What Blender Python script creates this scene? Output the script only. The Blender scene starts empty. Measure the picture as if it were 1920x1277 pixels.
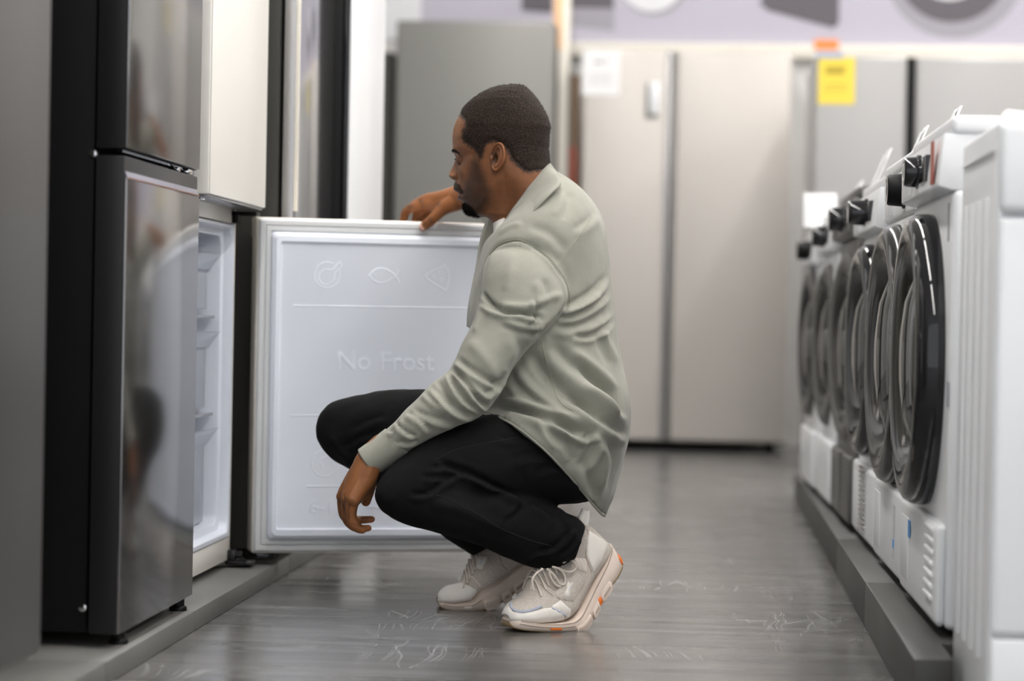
import bpy, bmesh, math, random
import numpy as np
from mathutils import Vector, Matrix, noise
from mathutils.bvhtree import BVHTree

random.seed(7); np.random.seed(7)
PI = math.pi
scene = bpy.context.scene
COL = scene.collection

# ------------------------------------------------------------------ camera, world, lights, exposure
EYE_H = .57
FPX = 4533.                       # focal length in pixels of a 1920 px wide frame (85 mm on 36 mm)
YAW, PITCH, ROLL = 0.07645075755500379, 0.009508871599375997, .019
cF = Vector((-math.sin(YAW) * math.cos(PITCH), math.cos(YAW) * math.cos(PITCH), -math.sin(PITCH)))
cR0 = Vector((math.cos(YAW), math.sin(YAW), 0)); cU0 = cR0.cross(cF)
cR = cR0 * math.cos(ROLL) + cU0 * math.sin(ROLL)
cU = -cR0 * math.sin(ROLL) + cU0 * math.cos(ROLL)
EYE = Vector((0, 0, EYE_H))
cam_d = bpy.data.cameras.new('camera'); cam = bpy.data.objects.new('camera', cam_d); COL.objects.link(cam)
cam_d.sensor_width = 36; cam_d.lens = FPX / 1920 * 36
cam_d.clip_start = .05; cam_d.clip_end = 60
cam.matrix_world = Matrix(((cR.x, cU.x, -cF.x, 0), (cR.y, cU.y, -cF.y, 0), (cR.z, cU.z, -cF.z, EYE_H), (0, 0, 0, 1)))
cam_d.dof.use_dof = True; cam_d.dof.focus_distance = 4.45; cam_d.dof.aperture_fstop = 2.6
scene.camera = cam

world = bpy.data.worlds.new('world'); scene.world = world; world.use_nodes = True
world.node_tree.nodes['Background'].inputs[0].default_value = (.93, .96, 1, 1)
world.node_tree.nodes['Background'].inputs[1].default_value = .60
LAMP = 19.0                       # emission of the ceiling strips
scene.view_settings.view_transform = 'Standard'; scene.view_settings.look = 'None'
scene.view_settings.exposure = 1.08; scene.view_settings.gamma = 1


def P(px, py, y):
    """world point seen at photo pixel (px,py) at aisle depth y"""
    r = cF + cR * ((px - 960) / FPX) - cU * ((py - 638.5) / FPX)
    return EYE + r * (y / r.y)


def proj(V):
    d = V - np.array([0, 0, EYE_H])
    w = d @ np.array(cF)
    return np.stack([960 + FPX * (d @ np.array(cR)) / w, 638.5 - FPX * (d @ np.array(cU)) / w], 1)


# ------------------------------------------------------------------ materials
def mat(name, col, rough=.5, metal=0., **k):
    m = bpy.data.materials.new(name); m.use_nodes = True
    b = m.node_tree.nodes['Principled BSDF']
    b.inputs['Base Color'].default_value = (*col, 1); b.inputs['Roughness'].default_value = rough
    b.inputs['Metallic'].default_value = metal
    for a, v in k.items():
        b.inputs[a.replace('_', ' ')].default_value = v
    return m


def noise_mix(m, c1, c2, scale, detail=4, stretch=(1, 1, 1), lo=.35, hi=.65, bump=0, coord='Object', bdist=.001):
    nt = m.node_tree; b = nt.nodes['Principled BSDF']
    tc = nt.nodes.new('ShaderNodeTexCoord'); mp = nt.nodes.new('ShaderNodeMapping')
    mp.inputs['Scale'].default_value = stretch
    n = nt.nodes.new('ShaderNodeTexNoise'); n.inputs['Scale'].default_value = scale; n.inputs['Detail'].default_value = detail
    nt.links.new(tc.outputs[coord], mp.inputs[0]); nt.links.new(mp.outputs[0], n.inputs['Vector'])
    r = nt.nodes.new('ShaderNodeValToRGB'); r.color_ramp.elements[0].position = lo; r.color_ramp.elements[1].position = hi
    r.color_ramp.elements[0].color = (*c1, 1); r.color_ramp.elements[1].color = (*c2, 1)
    nt.links.new(n.outputs[0], r.inputs[0]); nt.links.new(r.outputs[0], b.inputs['Base Color'])
    if bump:
        bp = nt.nodes.new('ShaderNodeBump'); bp.inputs['Strength'].default_value = bump; bp.inputs['Distance'].default_value = bdist
        nt.links.new(n.outputs[0], bp.inputs['Height']); nt.links.new(bp.outputs[0], b.inputs['Normal'])
    return m


def emit(name, col, s):
    m = bpy.data.materials.new(name); m.use_nodes = True
    b = m.node_tree.nodes['Principled BSDF']
    b.inputs['Base Color'].default_value = (0, 0, 0, 1)
    b.inputs['Emission Color'].default_value = (*col, 1); b.inputs['Emission Strength'].default_value = s
    return m


M = {}
M['white'] = mat('white_enamel', (.80, .81, .83), .28)
M['whiteb'] = mat('white_liner', (.80, .84, .93), .3)
M['cream'] = mat('cream_enamel', (.84, .80, .735), .3)
M['creamglass'] = mat('cream_glass_front', (.93, .90, .85), .3)
M['gasket'] = mat('grey_gasket', (.60, .61, .62), .45)
M['black'] = mat('black_satin', (.0045, .0045, .005), .45, Specular_IOR_Level=.18)
M['black2'] = mat('black_door_side', (.011, .011, .012), .4, Specular_IOR_Level=.3)
M['blackgloss'] = mat('black_gloss', (.012, .012, .014), .06)
M['darkgrey'] = mat('dark_grey_side', (.04, .038, .034), .5, Specular_IOR_Level=.3)
M['steel'] = noise_mix(mat('brushed_steel', (.45, .45, .46), .13, .95, Anisotropic=.5), (.40, .40, .41), (.46, .455, .46), 3, 3, (1, 1, .05))
M['steel2'] = noise_mix(mat('brushed_dark_steel', (.3, .3, .3), .16, .95, Anisotropic=.5), (.25, .245, .25), (.30, .295, .295), 3, 3, (1, 1, .05))
M['steelA'] = noise_mix(mat('grey_steel', (.2, .2, .2), .42, .7), (.115, .109, .109), (.135, .129, .128), 3, 3, (1, 1, .05))
M['chrome'] = mat('chrome', (.75, .75, .76), .08, 1.)
M['dsilver'] = mat('dark_silver', (.085, .082, .08), .16, .85)
M['silver'] = mat('silver_plastic', (.42, .41, .41), .25, .6)
M['greyF'] = mat('grey_silver_front', (.235, .23, .218), .4, .2)
M['beigeG'] = mat('silver_beige_front', (.56, .525, .49), .38, .15)
M['greyH'] = mat('light_grey_front', (.375, .368, .364), .38, .15)
M['washgrey'] = mat('grey_washer_body', (.13, .125, .12), .35, .4)
M['glass'] = mat('smoked_door_glass', (.008, .008, .009), .04)
M['clear'] = mat('clear_plastic', (.86, .9, .97), .12, Transmission_Weight=.75, IOR=1.25)
M['paper'] = mat('white_paper', (.85, .85, .86), .6)
M['ink'] = mat('grey_print', (.35, .35, .38), .6)
M['yellow'] = mat('yellow_paper', (.86, .68, .08), .6)
M['orange'] = mat('orange_paper', (.9, .28, .07), .6)
M['blue'] = mat('blue_sticker', (.1, .35, .75), .5)
M['brown'] = mat('brown_panel', (.22, .14, .08), .5)
M['red'] = mat('red_panel', (.4, .07, .03), .4)
M['platform'] = noise_mix(mat('platform_grey', (.2, .2, .19), .5), (.11, .11, .104), (.155, .152, .144), 9, 6, (1, .3, 1), bump=.15)
M['platform2'] = noise_mix(mat('platform_dark_grey', (.1, .1, .1), .45), (.034, .033, .031), (.05, .048, .045), 9, 6, (1, .3, 1))
M['wall'] = mat('wall_paint', (.72, .71, .69), .7)
M['trim'] = mat('cream_trim', (.78, .74, .66), .5)
M['ceil'] = mat('ceiling_white', (.8, .8, .8), .8)
M['orangeshoe'] = mat('orange_rubber', (.85, .19, .02), .4)
M['outsole'] = mat('sole_rubber', (.72, .60, .52), .5)
M['tan'] = mat('tan_edge', (.33, .24, .13), .6)
M['lace'] = mat('lace_cream', (.72, .64, .57), .8)
M['shoe'] = noise_mix(mat('shoe_upper_knit', (.5, .45, .4), .7), (.47, .42, .37), (.56, .505, .45), 260, 2, bump=.25)
M['shoecap'] = mat('shoe_white_leather', (.76, .72, .67), .45)
M['shoeblue'] = mat('shoe_pale_blue', (.45, .48, .58), .5)
M['shirt'] = mat('white_undershirt', (.75, .73, .68), .8)
M['eye'] = mat('eye_white', (.30, .25, .21), .15)
M['iris'] = mat('eye_dark', (.01, .006, .004), .1)
M['nail'] = mat('nail', (.62, .38, .30), .35)


def make_floor_mat():
    m = mat('grey_wood_vinyl', (.2, .2, .2), .3, Specular_IOR_Level=.85)
    nt = m.node_tree; b = nt.nodes['Principled BSDF']
    tc = nt.nodes.new('ShaderNodeTexCoord')

    def nz(scale, st, det, dist=0):
        mp = nt.nodes.new('ShaderNodeMapping'); mp.inputs['Scale'].default_value = st
        n = nt.nodes.new('ShaderNodeTexNoise'); n.inputs['Scale'].default_value = scale; n.inputs['Detail'].default_value = det
        n.inputs['Distortion'].default_value = dist
        nt.links.new(tc.outputs['Object'], mp.inputs[0]); nt.links.new(mp.outputs[0], n.inputs['Vector'])
        return n.outputs[0]

    def ramp(s, a, c1, bb, c2):
        r = nt.nodes.new('ShaderNodeValToRGB'); r.color_ramp.elements[0].position = a; r.color_ramp.elements[1].position = bb
        r.color_ramp.elements[0].color = (*c1, 1); r.color_ramp.elements[1].color = (*c2, 1)
        nt.links.new(s, r.inputs[0]); return r.outputs[0]

    def mix(t, a, c, f):
        x = nt.nodes.new('ShaderNodeMixRGB'); x.blend_type = t
        for s, i in ((a, 1), (c, 2)):
            nt.links.new(s, x.inputs[i])
        if isinstance(f, float): x.inputs[0].default_value = f
        else: nt.links.new(f, x.inputs[0])
        return x.outputs[0]
    grain = ramp(nz(1., (1.6, 22, 1), 8, .6), .3, (.075, .072, .070), .72, (.20, .193, .187))
    fine = ramp(nz(1., (7, 130, 1), 4), .35, (.6, .6, .6), .65, (1., 1., 1.))
    c = mix('MULTIPLY', grain, fine, .55)
    # boards: each 0.18 m wide running across the aisle, slight tone change
    mp = nt.nodes.new('ShaderNodeMapping'); nt.links.new(tc.outputs['Object'], mp.inputs[0])
    br = nt.nodes.new('ShaderNodeTexBrick'); br.inputs['Color1'].default_value = (.82, .82, .82, 1); br.inputs['Color2'].default_value = (1, 1, 1, 1)
    br.inputs['Mortar'].default_value = (.55, .55, .55, 1); br.inputs['Scale'].default_value = 1
    br.inputs['Brick Width'].default_value = 1.2; br.inputs['Row Height'].default_value = .18; br.inputs['Mortar Size'].default_value = .0012
    nt.links.new(mp.outputs[0], br.inputs['Vector'])
    c = mix('MULTIPLY', c, br.outputs[0], .7)
    # scratches: thin bright lines from stretched voronoi / wave distortions
    sc = []
    for ang, s in ((.5, 3.2), (1.2, 2.6), (2.3, 3.0)):
        mp = nt.nodes.new('ShaderNodeMapping'); mp.inputs['Rotation'].default_value = (0, 0, ang); mp.inputs['Scale'].default_value = (s * 5, s * .35, 1)
        v = nt.nodes.new('ShaderNodeTexVoronoi'); v.feature = 'DISTANCE_TO_EDGE'; v.inputs['Scale'].default_value = 1
        n = nt.nodes.new('ShaderNodeTexNoise'); n.inputs['Scale'].default_value = 2.2
        mx = nt.nodes.new('ShaderNodeMixRGB'); mx.blend_type = 'ADD'; mx.inputs[0].default_value = .14
        nt.links.new(tc.outputs['Object'], n.inputs['Vector']); nt.links.new(tc.outputs['Object'], mx.inputs[1]); nt.links.new(n.outputs['Color'], mx.inputs[2])
        nt.links.new(mx.outputs[0], mp.inputs[0]); nt.links.new(mp.outputs[0], v.inputs['Vector'])
        sc.append(ramp(v.outputs['Distance'], 0., (1, 1, 1), .016, (0, 0, 0)))
    s = mix('ADD', mix('ADD', sc[0], sc[1], 1.), sc[2], 1.)
    msk = ramp(nz(3.0, (1, 1, 1), 3), .50, (0, 0, 0), .66, (1, 1, 1))
    s = mix('MULTIPLY', s, msk, 1.)
    lite = nt.nodes.new('ShaderNodeRGB'); lite.outputs[0].default_value = (.36, .36, .36, 1)
    sm = nt.nodes.new('ShaderNodeMath'); sm.operation = 'MULTIPLY'; sm.inputs[1].default_value = .75
    nt.links.new(s, sm.inputs[0])
    c = mix('MIX', c, lite.outputs[0], sm.outputs[0])
    nt.links.new(c, b.inputs['Base Color'])
    rr = ramp(nz(2.5, (1, 6, 1), 4), .3, (.17, .17, .17), .7, (.30, .30, .30)); nt.links.new(rr, b.inputs['Roughness'])
    bp = nt.nodes.new('ShaderNodeBump'); bp.inputs['Strength'].default_value = .12; bp.inputs['Distance'].default_value = .002
    nt.links.new(grain, bp.inputs['Height']); nt.links.new(bp.outputs[0], b.inputs['Normal'])
    return m


M['floor'] = make_floor_mat()


def make_cloth(name, c1, c2, weave=900, rough=.85, bump=.25, sheen=.2):
    m = noise_mix(mat(name, c1, rough), c1, c2, 9, 5, bump=0)
    nt = m.node_tree; b = nt.nodes['Principled BSDF']
    b.inputs['Sheen Weight'].default_value = sheen; b.inputs['Specular IOR Level'].default_value = .2
    tc = nt.nodes.new('ShaderNodeTexCoord')
    n = nt.nodes.new('ShaderNodeTexNoise'); n.inputs['Scale'].default_value = weave; n.inputs['Detail'].default_value = 2
    n2 = nt.nodes.new('ShaderNodeTexNoise'); n2.inputs['Scale'].default_value = 55; n2.inputs['Detail'].default_value = 4
    nt.links.new(tc.outputs['Object'], n.inputs['Vector']); nt.links.new(tc.outputs['Object'], n2.inputs['Vector'])
    b1 = nt.nodes.new('ShaderNodeBump'); b1.inputs['Strength'].default_value = bump; b1.inputs['Distance'].default_value = .0006
    b2 = nt.nodes.new('ShaderNodeBump'); b2.inputs['Strength'].default_value = bump * .9; b2.inputs['Distance'].default_value = .003
    nt.links.new(n.outputs[0], b1.inputs['Height']); nt.links.new(n2.outputs[0], b2.inputs['Height'])
    nt.links.new(b1.outputs[0], b2.inputs['Normal']); nt.links.new(b2.outputs[0], b.inputs['Normal'])
    return m


M['sage'] = make_cloth('sage_cotton', (.285, .283, .240), (.318, .315, .268))
M['sage_seam'] = mat('sage_stitching', (.30, .305, .24), .8)
M['trousers'] = make_cloth('black_cotton', (.0034, .0035, .0039), (.0048, .0048, .0053), rough=.9, sheen=.0)
M['trouser_seam'] = mat('black_stitching', (.004, .004, .004), .9)


def make_skin():
    m = mat('brown_skin', (.26, .11, .05), .5, Specular_IOR_Level=.35, Subsurface_Weight=.06, Subsurface_Scale=.004)
    m.node_tree.nodes['Principled BSDF'].inputs['Subsurface Radius'].default_value = (1., .35, .2)
    nt = m.node_tree; b = nt.nodes['Principled BSDF']
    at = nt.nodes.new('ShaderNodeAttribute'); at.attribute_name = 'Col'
    tc = nt.nodes.new('ShaderNodeTexCoord')
    n = nt.nodes.new('ShaderNodeTexNoise'); n.inputs['Scale'].default_value = 420; n.inputs['Detail'].default_value = 3
    n2 = nt.nodes.new('ShaderNodeTexNoise'); n2.inputs['Scale'].default_value = 38; n2.inputs['Detail'].default_value = 4
    for q in (n, n2): nt.links.new(tc.outputs['Object'], q.inputs['Vector'])
    r = nt.nodes.new('ShaderNodeValToRGB'); r.color_ramp.elements[0].position = .3; r.color_ramp.elements[1].position = .7
    r.color_ramp.elements[0].color = (.82, .80, .78, 1); r.color_ramp.elements[1].color = (1.1, 1.1, 1.1, 1)
    nt.links.new(n2.outputs[0], r.inputs[0])
    x = nt.nodes.new('ShaderNodeMixRGB'); x.blend_type = 'MULTIPLY'; x.inputs[0].default_value = 1
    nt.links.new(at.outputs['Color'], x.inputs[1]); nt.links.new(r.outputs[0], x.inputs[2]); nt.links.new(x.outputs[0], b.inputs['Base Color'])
    bp = nt.nodes.new('ShaderNodeBump'); bp.inputs['Strength'].default_value = .22; bp.inputs['Distance'].default_value = .0006
    nt.links.new(n.outputs[0], bp.inputs['Height']); nt.links.new(bp.outputs[0], b.inputs['Normal'])
    return m


M['skin'] = make_skin()
M['hair'] = noise_mix(mat('black_short_hair', (.02, .014, .01), .8, Specular_IOR_Level=.25), (.006, .004, .003), (.042, .023, .015), 330, 3, lo=.35, hi=.72, bump=.9, bdist=.0015)
M['strand'] = mat('black_hair_strand', (.012, .008, .006), .8, Specular_IOR_Level=.2)


# ------------------------------------------------------------------ mesh helpers
def new_mesh_obj(name, me, m, parent=None, smooth=True, world=True):
    o = bpy.data.objects.new(name, me); COL.objects.link(o)
    if m is not None:
        if isinstance(m, (list, tuple)):
            for q in m: me.materials.append(q)
        else: me.materials.append(m)
    if smooth:
        me.shade_smooth()
    if parent is not None:
        o.parent = parent
        if world:
            # mesh coordinates are world coordinates: move them into the parent's frame
            p = parent; mw = Matrix.Identity(4)
            while p is not None:
                mw = p.matrix_basis @ mw; p = p.parent
            me.transform(mw.inverted())
    return o


def from_bm(name, bm, m, parent=None, smooth=True, world=True, angle=None):
    me = bpy.data.meshes.new(name); bmesh.ops.recalc_face_normals(bm, faces=bm.faces[:]); bm.to_mesh(me); bm.free()
    o = new_mesh_obj(name, me, m, parent, smooth, world)
    if smooth and angle is None: angle = 40
    if smooth:
        try: me.set_sharp_from_angle(angle=math.radians(angle))
        except Exception: pass
    return o


def box_bm(x0, x1, y0, y1, z0, z1, bev=.004, seg=2, bm=None):
    bm = bm or bmesh.new()
    g = bmesh.ops.create_cube(bm, size=1)
    vs = g['verts']
    for v in vs:
        v.co = Vector((x0 + (x1 - x0) * (v.co.x + .5), y0 + (y1 - y0) * (v.co.y + .5), z0 + (z1 - z0) * (v.co.z + .5)))
    if bev:
        es = list({e for v in vs for e in v.link_edges})
        bmesh.ops.bevel(bm, geom=es, offset=bev, segments=seg, profile=.5, affect='EDGES')
    return bm


def lathe_bm(prof, n=48, bm=None, mtx=None):
    """profile [(r, x)] turned about the local X axis"""
    bm = bm or bmesh.new(); rings = []
    for r, x in prof:
        rings.append([bm.verts.new((x, r * math.cos(2 * PI * i / n), r * math.sin(2 * PI * i / n))) for i in range(n)] if r > 1e-6 else [bm.verts.new((x, 0, 0))])
    vs = [v for q in rings for v in q]
    for a, b in zip(rings[:-1], rings[1:]):
        for i in range(n):
            j = (i + 1) % n
            if len(a) == 1 and len(b) == 1: continue
            if len(a) == 1: bm.faces.new((a[0], b[i], b[j]))
            elif len(b) == 1: bm.faces.new((a[i], b[0], a[j]))
            else: bm.faces.new((a[i], b[i], b[j], a[j]))
    if mtx is not None:
        for v in vs: v.co = mtx @ v.co
    return bm


def tube_bm(pts, r, n=8, bm=None, closed=False, flat=1.):
    bm = bm or bmesh.new(); pts = [Vector(p) for p in pts]
    rr = r if isinstance(r, (list, tuple)) else [r] * len(pts)
    rings = []; prev = None
    for i, p in enumerate(pts):
        a = pts[i - 1] if (i > 0 or closed) else p; b = pts[(i + 1) % len(pts)] if (i < len(pts) - 1 or closed) else p
        t = (b - a).normalized()
        if prev is None:
            u = t.orthogonal().normalized()
        else:
            u = (prev - t * prev.dot(t)).normalized()
        prev = u; w = t.cross(u)
        rings.append([bm.verts.new(p + (u * math.cos(2 * PI * k / n) + w * math.sin(2 * PI * k / n) * flat) * rr[i]) for k in range(n)])
    pairs = list(zip(rings[:-1], rings[1:])) + ([(rings[-1], rings[0])] if closed else [])
    for a, b in pairs:
        for k in range(n):
            bm.faces.new((a[k], a[(k + 1) % n], b[(k + 1) % n], b[k]))
    if not closed:
        bm.faces.new(rings[0]); bm.faces.new(rings[-1])
    return bm


def prism_bm(pts, d, bm=None, bev=0):
    """closed polygon (3D, planar) extruded by vector d"""
    bm = bm or bmesh.new(); d = Vector(d)
    a = [bm.verts.new(Vector(p)) for p in pts]; b = [bm.verts.new(Vector(p) + d) for p in pts]
    bm.faces.new(a); bm.faces.new(b[::-1]); n = len(a)
    for i in range(n): bm.faces.new((a[i], b[i], b[(i + 1) % n], a[(i + 1) % n]))
    if bev:
        bmesh.ops.recalc_face_normals(bm, faces=bm.faces[:])
        bmesh.ops.bevel(bm, geom=bm.edges[:], offset=bev, segments=2, profile=.5, affect='EDGES')
    return bm


def thing(name, label, cat, loc=(0, 0, 0), rz=0, group=None):
    o = bpy.data.objects.new(name, None); COL.objects.link(o)
    o.location = loc; o.rotation_euler = (0, 0, rz); o.empty_display_size = .1
    o.matrix_basis = Matrix.Translation(Vector(loc)) @ Matrix.Rotation(rz, 4, 'Z')
    o['label'] = label; o['category'] = cat
    if group: o['group'] = group
    return o


def tag(o, label, cat, group=None):
    o['label'] = label; o['category'] = cat
    if group: o['group'] = group
    return o


def struct(o):
    o['kind'] = 'structure'; return o


def grid_mesh(V, nu, nv, close_u=True, caps=True):
    """V: (nv, nu, 3) array of rings -> verts, faces"""
    faces = []
    for j in range(nv - 1):
        for i in range(nu if close_u else nu - 1):
            k = (i + 1) % nu
            faces.append((j * nu + i, j * nu + k, (j + 1) * nu + k, (j + 1) * nu + i))
    if caps and close_u:
        faces.append(tuple(range(nu))[::-1]); faces.append(tuple((nv - 1) * nu + i for i in range(nu)))
    return V.reshape(-1, 3), faces


def catmull(A, sub):
    """smooth a list of parameter rows"""
    A = np.array(A, float); out = []
    for i in range(len(A) - 1):
        p0 = A[max(i - 1, 0)]; p1 = A[i]; p2 = A[i + 1]; p3 = A[min(i + 2, len(A) - 1)]
        for k in range(sub):
            t = k / sub
            out.append(.5 * ((2 * p1) + (-p0 + p2) * t + (2 * p0 - 5 * p1 + 4 * p2 - p3) * t * t + (-p0 + 3 * p1 - 3 * p2 + p3) * t ** 3))
    out.append(A[-1]); return np.array(out)


def slab(secs, n=40, sub=5, expo=2.):
    """limb or torso from pairs of outline points: rows (ax, ay, bx, by, depth, half_depth[, bow_x, bow_y])"""
    S = [list(s) + [0] * (8 - len(s)) for s in secs]
    S = catmull(S, sub); rings = []
    for ax, ay, bx, by, Y, rd, ox, oy in S:
        ring = []
        for i in range(n):
            t = 2 * PI * i / n; c, s = math.cos(t), math.sin(t)
            cc = math.copysign(abs(c) ** (2 / expo), c); ss = math.copysign(abs(s) ** (2 / expo), s)
            yy = Y - rd * ss; q = ss * ss
            ux = (ax + bx) / 2 - cc * (bx - ax) / 2 + ox * q; uy = (ay + by) / 2 - cc * (by - ay) / 2 + oy * q
            # outline points are read at the section's own depth, so the section keeps its true size
            p = P(ux, uy, Y); ring.append((p.x, yy, p.z))
        rings.append(ring)
    V = np.array(rings)
    return grid_mesh(V, n, len(rings))


def ball(c, r, n=20, m=12):
    """ellipsoid"""
    r = r if isinstance(r, (tuple, list)) else (r, r, r); c = np.array(c)
    rings = [[c + np.array([r[0] * math.sin(a) * math.cos(2 * PI * i / n), r[1] * math.sin(a) * math.sin(2 * PI * i / n), r[2] * math.cos(a)]) for i in range(n)]
             for a in [.02 + (PI - .04) * j / (m - 1) for j in range(m)]]
    return grid_mesh(np.array(rings), n, m)


def chain(pts, rad, n=20, sub=4):
    """tapered round limb through world points, rounded ends"""
    pts = [Vector(p) for p in pts]
    A = catmull([[*p, r] for p, r in zip(pts, rad)], sub); C = [Vector(a[:3]) for a in A]; R = [a[3] for a in A]
    # rounded ends
    t0 = (C[0] - C[1]).normalized(); t1 = (C[-1] - C[-2]).normalized()
    pre = [(C[0] + t0 * R[0] * math.sin(a), R[0] * math.cos(a)) for a in (1.5, 1.1, .7, .35)]
    post = [(C[-1] + t1 * R[-1] * math.sin(a), R[-1] * math.cos(a)) for a in (.35, .7, 1.1, 1.5)]
    L = pre + list(zip(C, R)) + post; rings = []; prev = None
    for i, (p, r) in enumerate(L):
        a = L[max(i - 1, 0)][0]; b = L[min(i + 1, len(L) - 1)][0]; t = (b - a).normalized()
        u = t.orthogonal().normalized() if prev is None else (prev - t * prev.dot(t)).normalized(); prev = u; w = t.cross(u)
        rings.append([tuple(p + (u * math.cos(2 * PI * k / n) + w * math.sin(2 * PI * k / n)) * r) for k in range(n)])
    return grid_mesh(np.array(rings), n, len(rings))


def join(parts):
    V = []; F = []; o = 0
    for v, f in parts:
        V.append(np.asarray(v, float)); F += [tuple(i + o for i in q) for q in f]; o += len(v)
    return np.concatenate(V), F


def mk(V, F):
    me = bpy.data.meshes.new('m'); me.from_pydata([tuple(v) for v in V], [], F); me.update(); return me


def fuse(parts, voxel, smooth_it=4, fac=.5):
    """union of overlapping closed shells as one continuous surface"""
    V, F = join(parts); me = mk(V, F)
    bm = bmesh.new(); bm.from_mesh(me); bmesh.ops.recalc_face_normals(bm, faces=bm.faces[:]); bm.to_mesh(me); bm.free()
    o = bpy.data.objects.new('tmp', me); COL.objects.link(o)
    r = o.modifiers.new('r', 'REMESH'); r.mode = 'VOXEL'; r.voxel_size = voxel; r.adaptivity = 0
    s = o.modifiers.new('s', 'SMOOTH'); s.iterations = smooth_it; s.factor = fac
    dg = bpy.context.evaluated_depsgraph_get(); ev = o.evaluated_get(dg)
    out = bpy.data.meshes.new_from_object(ev)
    bpy.data.objects.remove(o); bpy.data.meshes.remove(me)
    n = len(out.vertices); V = np.empty(n * 3); out.vertices.foreach_get('co', V); V = V.reshape(-1, 3)
    F = [tuple(p.vertices) for p in out.polygons]
    bpy.data.meshes.remove(out)
    return V, F


def vnormals(V, F):
    me = mk(V, F); n = len(V); N = np.empty(n * 3); me.vertices.foreach_get('normal', N); bpy.data.meshes.remove(me)
    return N.reshape(-1, 3)


def smooth_mesh(V, F, it=2, fac=.5):
    E = set()
    for f in F:
        for a, b in zip(f, f[1:] + f[:1]): E.add((a, b) if a < b else (b, a))
    E = np.array(list(E)); n = len(V); cnt = np.bincount(E.ravel(), minlength=n).reshape(-1, 1) + 1e-9
    for _ in range(it):
        S = np.zeros_like(V)
        for k in range(3):
            S[:, k] = np.bincount(E[:, 0], V[E[:, 1], k], n) + np.bincount(E[:, 1], V[E[:, 0], k], n)
        V = V + fac * (S / cnt - V)
    return V


def folds(V, F, strokes, gain=1.):
    """press and raise cloth along strokes: (points px, width px, height mm[, side mm])"""
    N = vnormals(V, F); q = proj(V)
    view = V - np.array([0, 0, EYE_H]); view /= np.linalg.norm(view, axis=1)[:, None]
    face = np.clip(-(N * view).sum(1) * 2.2, 0, 1)
    tot = np.zeros(len(V))
    for st in strokes:
        pts, w, h = st[:3]; side = st[3] if len(st) > 3 else 0
        pts = catmull(pts, 5); best = np.full(len(V), 1e9); sgn = np.zeros(len(V)); tt = np.zeros(len(V))
        m = (q[:, 0] > pts[:, 0].min() - 4 * w) & (q[:, 0] < pts[:, 0].max() + 4 * w) & (q[:, 1] > pts[:, 1].min() - 4 * w) & (q[:, 1] < pts[:, 1].max() + 4 * w)
        idx = np.nonzero(m)[0]; Q = q[idx]; bb = best[idx]; sg = sgn[idx]; tp = tt[idx]
        L = len(pts) - 1
        for i in range(L):
            a = pts[i]; d = pts[i + 1] - a; l2 = d @ d + 1e-9
            t = np.clip(((Q - a) @ d) / l2, 0, 1); c = a + t[:, None] * d; e = Q - c; dist = np.hypot(e[:, 0], e[:, 1])
            u = dist < bb; bb = np.where(u, dist, bb)
            sg = np.where(u, np.sign(d[0] * e[:, 1] - d[1] * e[:, 0]), sg); tp = np.where(u, (i + t) / L, tp)
        taper = np.clip(np.minimum(tp, 1 - tp) * 5 + .12, 0, 1)
        g = np.exp(-(bb / w) ** 2) * h
        if side: g += side * np.exp(-((bb * sg - 1.9 * w) / (1.2 * w)) ** 2)
        tot[idx] += g * taper * .001 * gain
    return V + N * (tot * face)[:, None]


def wrinkle(V, F, amp, scale, seed=0, stretch=(1, 1, 1)):
    N = vnormals(V, F); out = np.empty(len(V)); st = Vector(stretch)
    for i, v in enumerate(V):
        out[i] = noise.noise(Vector((v[0] * st.x * scale + seed, v[1] * st.y * scale, v[2] * st.z * scale)))
    return V + N * (out * amp)[:, None]


def solid_obj(name, VF, m, parent):
    me = mk(*VF); me.name = name
    return new_mesh_obj(name, me, m, parent, True, True)


# ================================================================== THE SHOP
BACK = 11.15
def setting():
    o = from_bm('floor', box_bm(-4.2, 4.6, -1.5, BACK + .1, -.08, 0, 0), M['floor']); struct(o)
    o = from_bm('ceiling', box_bm(-4.2, 4.6, -1.5, BACK + .1, 3.5, 3.6, 0), M['ceil']); struct(o)
    o = from_bm('wall_back', box_bm(-4.2, 4.6, BACK, BACK + .1, 0, 3.5, 0), M['wall']); struct(o)
    o = from_bm('wall_left', box_bm(-4.3, -4.2, -1.5, BACK + .1, 0, 3.5, 0), M['wall']); struct(o)
    o = from_bm('wall_right', box_bm(4.6, 4.7, -1.5, BACK + .1, 0, 3.5, 0), M['wall']); struct(o)
    o = from_bm('trim_1', box_bm(-.66, 4.6, BACK - .05, BACK, 1.772, 1.842, .008), M['trim']); struct(o)


setting()


def ceiling_lights():
    k = 0
    for x in (-.6, 1.3, 3.2):
        for y in (1.2, 3.9, 6.6, 9.3):
            t = thing('ceiling_light', 'long slim white strip light on the ceiling above the shop floor', 'ceiling light', (x, y, 3.5), 0, 'ceiling strip lights')
            from_bm('housing', box_bm(-.09, .09, -1.25, 1.25, -.05, 0, .006), M['white'], t, world=False)
            from_bm('diffuser', box_bm(-.07, .07, -1.22, 1.22, -.065, -.045, .004), LIGHTM, t, world=False)
            k += 1


LIGHTM = emit('light_diffuser', (1, .97, .93), LAMP)
ceiling_lights()


# ------------------------------------------------------------------ left row
def plat(x0, x1, y0, y1, h, m, label, group=None):
    o = from_bm('display_platform', box_bm(x0, x1, y0, y1, 0, h, .003), m)
    o.data.transform(Matrix.Translation((-(x0 + x1) / 2, -(y0 + y1) / 2, 0))); o.location = ((x0 + x1) / 2, (y0 + y1) / 2, 0)
    tag(o, label, 'platform', group); return o


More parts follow.
